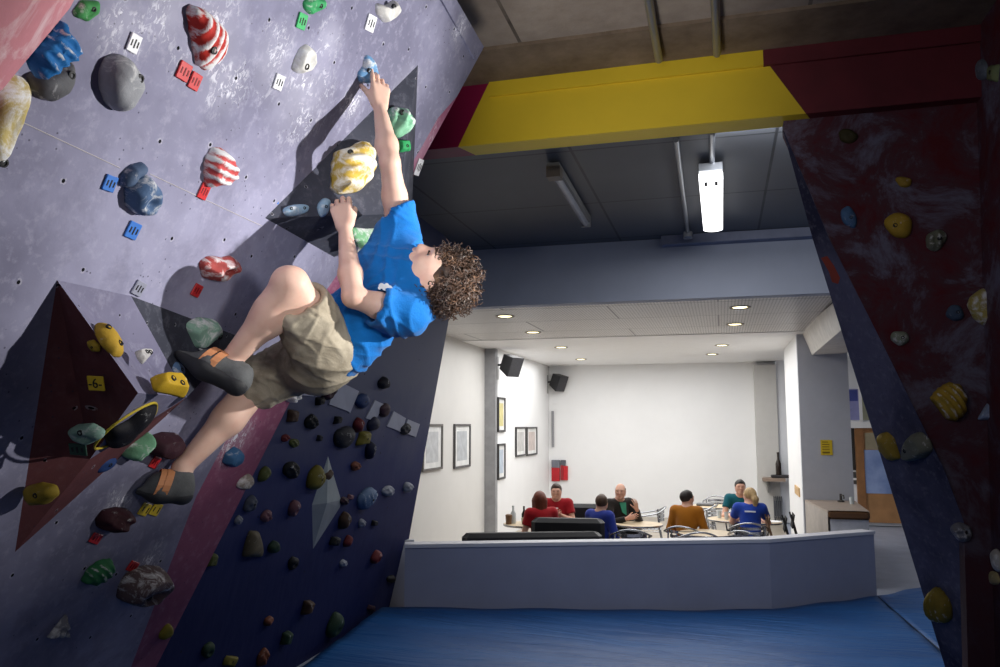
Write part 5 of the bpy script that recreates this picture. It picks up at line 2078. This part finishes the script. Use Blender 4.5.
a_ = ground(541, 10.95)
sitter(a_, AWAY + .5, 'long-haired person in a red top sitting with their back to the gym', (170, 28, 36), (124, 62, 42), 'long', 'lap', lean=.02, turn=-.5, size=.96)
a_ = ground(556, 12.1)
sitter(a_, TOCAM, 'dark-haired man in a red t-shirt with hands clasped at his chest', (158, 26, 36), (70, 50, 40), 'short', 'chest', lean=.02, tilt=-.05, extra=logo_tri)
a_ = ground(598, 10.85)
sitter(a_, AWAY - .7, 'brown-haired person in a blue top turned towards the bald man', (46, 62, 150), (84, 60, 44), 'short', 'lap', lean=.02, turn=.5, sleeve='long', size=.92)


def green_shirt(t, P, ax, so, ch, lean):
    MB().prism([V(-.055, .115, 1.0), V(.055, .115, 1.0), V(.04, .165, .86), V(-.03, .165, .82)], V(0, .012, 0)).build('green_shirt_front', paint((50, 130, 100), .8), so)


a_ = ground(617, 12.1)
sitter(a_, TOCAM + .55, 'balding man in a dark jacket over a green shirt, looking left', (44, 40, 38), (120, 96, 80), 'bald', 'raised', lean=.03, turn=-.7, sleeve='long', extra=green_shirt)
# ---- the right hand group
pO = ground(684, 11.3)
sitter(pO, AWAY - .35, 'dark-haired man in a mustard jumper sitting with his back to the gym', (170, 106, 28), (40, 32, 30), 'short', 'lap', trousers=(86, 100, 140), lean=.03, turn=-.55, sleeve='long', size=.94)
pT = ground(739, 12.7)
sitter(pT, TOCAM - .25, 'dark-haired man in a teal t-shirt leaning on the table, facing the gym', (20, 92, 104), (40, 34, 32), 'short', 'table', lean=.10, turn=.2, size=1.03)


def back_print(t, P, ax, so, ch, lean):
    MB().box(V(.0, lean * .6 - .135, seat_ + .47), (.15, .012, .022), None, .003).build('white_print', paint((230, 234, 240), .7), so)


seat_ = .45
pB = ground(747, 11.6)
sitter(pB, AWAY - .15, 'blonde person with a ponytail in a bright blue t-shirt, back to the gym', (38, 70, 168), (196, 164, 116), 'ponytail', 'table', lean=.06, turn=.6, extra=back_print, size=.95)

# ---- tables
table(ground(524, 11.7), .30, 'wooden round table with bottles in the left corner of the café')
table(ground(637, 11.7), .34, 'pale wooden round table right of the balding man')
table(ground(703, 10.75), .36, 'pale round table nearest the low wall, in front of the mustard jumper')
table(ground(729, 12.3), .36, 'pale round table between the man in teal and the blonde person')
table(ground(710, 14.2), .36, 'round table farthest back in the café')
table(ground(761, 11.95), .25, 'small round table with papers beside the blonde person')
# ---- aluminium chairs
bistro_chair(ground(628, 10.75), AWAY, 'aluminium chair in front of the table right of the sofas')
bistro_chair(ground(647, 13.4), AWAY + 1.5, 'aluminium chair standing alone by the back wall, side on')
bistro_chair(ground(683, 11.05), AWAY - .35, 'aluminium chair under the man in the mustard jumper')
bistro_chair(ground(693, 10.5), AWAY + .1, 'aluminium chair with round arms nearest the low wall')
bistro_chair(ground(747, 10.55), AWAY - .6, 'aluminium chair tucked in at the corner of the low wall')
bistro_chair(ground(716, 15.1), TOCAM, 'aluminium chair on the far side of the farthest table')
bistro_chair(ground(699, 13.9), AWAY + 1.2, 'aluminium chair left of the farthest table')
bistro_chair(ground(740, 12.85), TOCAM - .2, 'aluminium chair under the man in the teal t-shirt')
bistro_chair(ground(746, 11.42), AWAY - .15, 'aluminium chair under the blonde person')
# ---- folding chairs
folding_chair(ground(782, 11.3), AWAY - 1.7, 'brown wooden folding chair behind the blonde person', paint((196, 160, 116), .45, var=.12), BROWNF)
folding_chair(ground(799, 11.2), AWAY - 1.72, 'black folding chair nearest the low wall beside the pillar', paint((70, 62, 56), .5), BLACKF)
folding_chair(ground(806, 11.6), AWAY - 1.72, 'black folding chair standing behind another against the pillar', paint((70, 62, 56), .5), BLACKF)

# ---- small things on the tables
GLASS = paint((196, 204, 206), .08, key='glass')
DKGLASS = paint((44, 34, 28), .1, key='bottle')


def bottle(p, h, r, label, mt, grp='bottles on the corner table'):
    o = MB().lathe([(r * .9, 0), (r, .01), (r, h * .55), (r * .42, h * .72), (r * .36, h * .93), (r * .44, h * .94), (r * .44, h)], (0, 0, 0), n=16).build('bottle', mt, loc=None, smooth=True)
    o.location = tuple(p)
    return tag(o, label, 'bottle', grp)


tb = ground(524, 11.7)
bottle(tb + V(-.16, -.02, .73), .25, .04, 'clear glass bottle, leftmost on the corner table', GLASS)
bottle(tb + V(-.02, .06, .73), .24, .035, 'dark bottle standing right of the clear one on the corner table', DKGLASS)
mg = thing('condiment_bowl', 'small pale pot in front of the bottles on the corner table', 'pot', tb + V(.04, -.12, .73))
MB().lathe([(.04, 0), (.052, .05), (.054, .10), (.046, .10), (.042, .02)], n=18).build('pot_body', paint((206, 196, 170), .4), mg, smooth=True)
MB().lathe([(.044, .096), (.044, .104), (.012, .112), (.010, .125)], n=16).build('lid', paint((80, 66, 54), .5), mg)
bl = MB().lathe([(.04, 0), (.045, .08), (.048, .13), (.03, .14)], n=16).build('canister', paint((120, 92, 66), .5), smooth=True)
bl.location = tuple(tb + V(-.2, -.12, .73))
tag(bl, 'small brown canister at the left edge of the corner table', 'canister')
bn = ground(761, 11.95)
for i, (dx, dy, rz_, lb) in enumerate(((-.05, -.06, .2, 'open white magazine on the small table by the blonde person'), (.1, .04, -.4, 'white sheet of paper beside the open magazine'))):
    o = MB().box((0, 0, .003), (.26, .2, .004), None).build('magazine' if i == 0 else 'paper_sheet', paint((240, 240, 240), .6, key='paper'))
    o.location = tuple(bn + V(dx, dy, .732))
    o.rotation_euler = (0, 0, rz_)
    tag(o, lb, 'paper')
tt = ground(729, 12.3)
for i, (dx, dy, lb) in enumerate(((-.18, .05, 'glass nearest the left edge of the table by the man in teal'), (-.08, -.12, 'glass at the front of the table by the man in teal'))):
    o = MB().lathe([(.026, 0), (.032, .11), (.030, .11), (.025, .01)], n=16).build('drinking_glass', GLASS, smooth=True)
    o.location = tuple(tt + V(dx, dy, .73))
    tag(o, lb, 'glass', 'glasses on the table by the man in teal')
ft = ground(710, 14.2)
o = MB().box((0, 0, .02), (.3, .2, .04), None, .01).build('serving_tray', paint((90, 92, 96), .4))
o.location = tuple(ft + V(-.12, .02, .73))
tag(o, 'dark grey tray on the farthest table', 'tray')

# ---- pictures
def picture(plane_x, x0, x1, y0, y1, label, paper, frame=(58, 56, 56)):
    """frame on a wall that runs away from the viewer"""
    a, b = at_x(x0, y1, plane_x), at_x(x1, (y0 + y1) / 2, plane_x)
    zt_ = at_x(x0, y0, plane_x)[2]
    z0 = a[2]
    c = V(plane_x, (a[1] + b[1]) / 2, (z0 + zt_) / 2)
    w_, h_ = abs(b[1] - a[1]), zt_ - z0
    t = thing('framed_picture', label, 'picture', c, 0, 'framed prints on the café wall')
    mb = MB()
    fw = .035
    for (dy, dz, sy, sz) in ((0, h_ / 2 - fw / 2, w_, fw), (0, -h_ / 2 + fw / 2, w_, fw), (-w_ / 2 + fw / 2, 0, fw, h_ - 2 * fw), (w_ / 2 - fw / 2, 0, fw, h_ - 2 * fw)):
        mb.box((.018, dy, dz), (.036, sy, sz))
    mb.build('frame', paint(frame, .5), t)
    MB().box((.008, 0, 0), (.012, w_ - 2 * fw, h_ - 2 * fw)).build('mount', paint((222, 222, 220), .6), t)
    m = NT('print')
    m.color(m.ramp(m.noise(9, 4), [(.35, tuple(x * .8 for x in lin(paper)[:3]) + (1,)), (.65, lin(paper))]))
    MB().box((.0155, 0, 0), (.003, (w_ - 2 * fw) * .66, (h_ - 2 * fw) * .74)).build('print', m.m, t)
    return t


picture(X_W1, 421, 441, 424, 472, 'large framed print half hidden by the edge of the navy panel', (196, 198, 200), (96, 92, 88))
picture(X_W1, 453, 469, 424, 469, 'large dark-framed print just left of the grey pilaster', (186, 190, 194), (84, 82, 82))
picture(X_W2, 497, 504, 397, 432, 'framed yellow print, upper of the pair right of the pilaster', (214, 204, 140))
picture(X_W2, 497, 504, 444, 480, 'framed bluish print, lower of the pair right of the pilaster', (188, 200, 214))
picture(X_W2, 515, 525, 427, 457, 'small framed print, left one of the two side by side', (192, 190, 188))
picture(X_W2, 526, 536, 427, 456, 'small framed print, right one of the two side by side', (200, 186, 180))
a, b = at_y(552, 447, Y_BACK), at_y(554, 411, Y_BACK)
o = MB().span((a[0], Y_BACK - .05, a[2]), (b[0], Y_BACK - .004, b[2])).build('wall_rail', paint((140, 140, 144), .5), loc=a)
tag(o, 'thin grey vertical rail on the back wall left corner', 'rail')
# leaflet holders on the back wall
lf = thing('leaflet_holder', 'red leaflet holder with grey leaflets on the white back wall', 'leaflet holder', at_y(560, 470, Y_BACK))
for i, (x0, x1, y0, y1, c_) in enumerate(((552, 560, 467, 481, (176, 30, 40)), (552, 560, 460, 467.5, (110, 112, 122)), (561, 563.5, 464, 480, (150, 36, 44)), (564, 568, 466, 480, (186, 34, 44)), (561, 566, 460, 465, (90, 90, 98)))):
    a, b = at_y(x0, y1, Y_BACK), at_y(x1, y0, Y_BACK)
    MB().span((a[0], Y_BACK - .05 - .006 * i, a[2]), (b[0], Y_BACK - .005, b[2])).build('red_pocket' if c_[0] > 130 else 'leaflets', paint(c_, .6), lf, sub=lf.location)

# ---- loudspeakers on brackets
def speaker(px, py, w, h, label):
    w0 = at_x(px - w * .62, py, X_W2)
    t = thing('wall_speaker', label, 'loudspeaker', w0, 0, 'black wall speakers')
    sc_ = np.linalg.norm(at_x(px, py, X_W2) - EYE) / F_PX
    d_ = (w0 - EYE) @ FV / F_PX
    W, H_ = w * d_, h * d_
    f = unit(V(.75, -.5, -.42))
    r_ = unit(np.cross(f, UP))
    u_ = np.cross(r_, f)
    c = V(W * .62 + .02, -.05, 0)
    v = []
    for (k, dd) in ((.78, -.5), (1.0, .5)):
        for (sx, sz) in ((-1, -1), (1, -1), (1, 1), (-1, 1)):
            v.append(c + r_ * sx * W * .36 * k + u_ * sz * H_ * .42 * k + f * dd * W * .7)
    MB().add(v, [(3, 2, 1, 0), (4, 5, 6, 7), (0, 1, 5, 4), (1, 2, 6, 5), (2, 3, 7, 6), (3, 0, 4, 7)]).build('cabinet', paint((44, 44, 47), .5), t)
    g = [c + r_ * sx * W * .33 + u_ * sz * H_ * .39 + f * W * .352 for (sx, sz) in ((-1, -1), (1, -1), (1, 1), (-1, 1))]
    MB().prism(g, f * .006).build('grille', paint((64, 64, 68), .7, bump=.4, scale=30), t)
    MB().tube([V(.0, 0, 0), V(.06, 0, .0), c - f * W * .3], .022, 8).build('arm', paint((40, 40, 42), .5), t)
    MB().span((0, -.05, -H_ * .6), (.012, .05, H_ * .35)).build('wall_plate', paint((150, 150, 150), .5), t)
    return t


speaker(511, 365, 22, 24, 'black speaker angled down from the café wall beside the pilaster')
speaker(558, 382, 17, 19, 'black speaker angled down, deeper in the café corner')

# ---- recessed ceiling lights
LIT = emit((255, 240, 190), 5.0, 'downlight')
rows = [((505, 316), 'first'), ((533, 332), 'second'), ((561, 347), 'third'), ((581, 359), 'fourth'), ((592, 366), 'fifth'),
        ((740, 307), 'first'), ((735, 324), 'second'), ((722, 345), 'third'), ((712, 354), 'fourth')]
for i, ((px, py), nth) in enumerate(rows):
    z_ = ZK if py < 334 else ZK - .01
    c = at_z(px, py, z_)
    t = thing('recessed_light', '%s round recessed light from the gym in the %s ceiling row' % (nth, 'left' if i < 5 else 'right'), 'ceiling light', c, 0, 'round lights in the café ceiling')
    MB().lathe([(.085, -.001), (.115, -.003), (.125, -.014), (.13, -.001)], n=24).build('trim_ring', paint((150, 144, 136), .4, .4), t)
    MB().lathe([(.085, -.002), (.085, -.006), (.01, -.007)], n=24).build('lamp', LIT, t)

# ---- counter beside the pillar
c0, c1 = at_d(828, 515, 11.0), at_d(868, 515, 11.0)
ZT = at_d(828, 510.5, 11.0)[2]
k0, k1 = V(c0[0], c0[1], 0), V(c1[0], c0[1], 0)
ct = thing('bar_counter', 'white bar counter with a brown rounded front edge beside the pillar', 'counter', k0)
dpt = YP - k0[1] - .01
MB().span((k0[0] + .03, k0[1] + .04, 0), (k1[0] - .01, YP - .02, ZT - .1)).build('carcass', paint((206, 208, 214), .5), ct, sub=k0)
top_pts = [V(k0[0], k0[1], 0), V(k1[0], k0[1], 0), V(k1[0] + .05, YP - .02, 0), V(PX0 + .02, YP - .02, 0)]
mb = MB().prism([q + V(0, 0, ZT - .03) for q in top_pts], V(0, 0, .03))
mb.build('worktop', paint((150, 134, 120), .35, var=.1), ct, sub=k0)
mb = MB()
mb.box(((k0[0] + k1[0]) / 2, k0[1] + .0, ZT - .055), (k1[0] - k0[0], .06, .11), None, .025)
mb.build('front_edge', paint((92, 62, 36), .4, var=.15), ct, sub=k0)
MB().add([V(k0[0], k0[1] + .03, 0), V(PX0 + .02, YP - .02, 0), V(PX0 + .02, YP - .02, ZT - .03), V(k0[0], k0[1] + .03, ZT - .03)], [(0, 1, 2, 3)]).build('side_panel', paint((168, 160, 152), .5), ct, sub=k0)
q = at_d(841, 501, 12.2)
tp = thing('beer_tap', 'small dark tap standing on the counter by the pillar', 'tap', V(q[0], q[1], ZT))
MB().lathe([(.05, 0), (.05, .02), (.02, .03), (.018, .12)], n=14).build('stem', paint((70, 68, 66), .4, .5), tp)
MB().tube([V(0, 0, .1), V(.03, -.06, .1), V(.03, -.09, .06)], .012, 8).build('spout', paint((70, 68, 66), .4, .5), tp)
q = at_d(852, 503, 11.9)
o = MB().lathe([(.03, 0), (.035, .1), (.033, .1), (.028, .008)], n=16).build('drinking_glass', GLASS, smooth=True)
o.location = (q[0], q[1], ZT)
tag(o, 'clear glass on the counter right of the small tap', 'glass')

# ---- shelf and radiator on the recessed wall
ysh = Y_BACK - .35
a, b = at_y(762, 480, ysh), at_y(784, 477, ysh)
sh_ = thing('wall_shelf', 'grey wooden wall shelf at the right end of the back wall', 'shelf', a)
MB().span((a[0], ysh - .45, a[2]), (b[0], ysh - .002, a[2] + .07)).build('board', paint((142, 124, 110), .5), sh_, sub=a)
MB().span((a[0] + .1, ysh - .3, a[2] - .25), (a[0] + .15, ysh - .002, a[2])).build('bracket', paint((110, 108, 106), .5), sh_, sub=a)
bottle(V(b[0] - .12, ysh - .2, a[2] + .07), .55, .06, 'tall dark bottle standing on the wall shelf', DKGLASS, None)
o = MB().box((0, 0, .03), (.4, .25, .06), None, .015).build('storage_box', paint((50, 48, 50), .6))
o.location = (a[0] + .38, ysh - .22, a[2] + .07)
tag(o, 'flat black box lying on the wall shelf', 'box')
a, b = at_y(774, 528, ysh), at_y(782, 496, ysh)
rd_ = thing('radiator', 'grey ribbed radiator under the wall shelf', 'radiator', (a[0], ysh - .06, .1))
mb = MB()
for k in range(5):
    w_ = (b[0] - a[0]) / 5
    mb.span((w_ * k + .008, -.05, 0), (w_ * (k + 1) - .008, .04, b[2] - .1), .01)
mb.span((.02, -.01, .05), (b[0] - a[0] - .02, .03, b[2] - .2))
mb.build('panel', paint((96, 98, 104), .5), rd_)
for x_ in (.03, b[0] - a[0] - .03):
    MB().span((x_ - .015, -.02, -.1), (x_ + .015, .02, .02)).build('foot', paint((80, 82, 86), .5), rd_)
# ================================================================== LIGHT
def area(name, loc, target, size, power, rgb=(1, 1, 1), sy=None):
    l = bpy.data.lights.new(name, 'AREA')
    l.energy = power
    l.color = rgb
    l.shape = 'RECTANGLE'
    l.size = size
    l.size_y = sy or size
    o = bpy.data.objects.new(name, l)
    COL.objects.link(o)
    o.location = tuple(loc)
    d = Vector(tuple(target)) - Vector(tuple(loc))
    o.rotation_euler = d.to_track_quat('-Z', 'Y').to_euler()
    return o


def spot(name, loc, target, power, angle, blend, radius, rgb=(1, 1, 1)):
    l = bpy.data.lights.new(name, 'SPOT')
    l.energy = power
    l.color = rgb
    l.spot_size = math.radians(angle)
    l.spot_blend = blend
    l.shadow_soft_size = radius
    o = bpy.data.objects.new(name, l)
    COL.objects.link(o)
    o.location = tuple(loc)
    d = Vector(tuple(target)) - Vector(tuple(loc))
    o.rotation_euler = d.to_track_quat('-Z', 'Y').to_euler()
    return o


spot('flash', (1.15, 3.35, 2.75), mainp(285, 110), 520, 60, 1.0, .03, (1, .98, .95))
spot('climber_fill', (1.0, .7, 2.5), at_d(320, 330, 3.0), 110, 34, .9, .22, (1, .98, .96))  # soft fill added to brighten the climber's near side, no second flash unit
# soft light on the beam and the climber from the front
spot('beam_fill', (-.75, 2.5, 2.5), (-.65, 4.2, 4.05), 85, 62, 1.0, .25, (1, .98, .95))
area('front_fill', (-.2, -1.2, 3.4), (-1.6, 3.0, 2.3), 1.6, 5, (.92, .94, 1))
# café lighting
area('cafe_ceiling_light', (-1.6, 11.4, ZK - .05), (-1.6, 11.4, 0), 4.4, 85, (1, 1, 1), 3.0)
area('cafe_ceiling_light', (-1.6, 15.4, ZK - .06), (-1.6, 15.4, 0), 4.4, 230, (1, 1, 1), 5.0)
area('corridor_light', (4.0, 13.5, ZC - .1), (4.0, 13.5, 0), 2.5, 150, (1, 1, 1), 4.0)
area('batten_glow', (-.0, 7.2, ZC - .2), (-.0, 7.2, 0), .3, 26, (.95, .97, 1), 1.2)
area('gym_hall_fill', (.6, 5.6, ZC - .12), (.6, 8.2, 1.2), 1.2, 24, (.9, .94, 1), .4)  # added fill without a fitting, lifts the lintel and the low wall
area('right_wall_fill', (-.6, 1.4, 3.3), (1.1, 4.7, 2.6), .8, 8, (.9, .93, 1))
w = bpy.data.worlds.new('gym')
w.use_nodes = True
w.node_tree.nodes['Background'].inputs['Color'].default_value = (.88, .9, 1, 1)
w.node_tree.nodes['Background'].inputs['Strength'].default_value = .095
SC.world = w
SC.view_settings.view_transform = 'Standard'
SC.view_settings.look = 'None'
SC.view_settings.exposure = 0
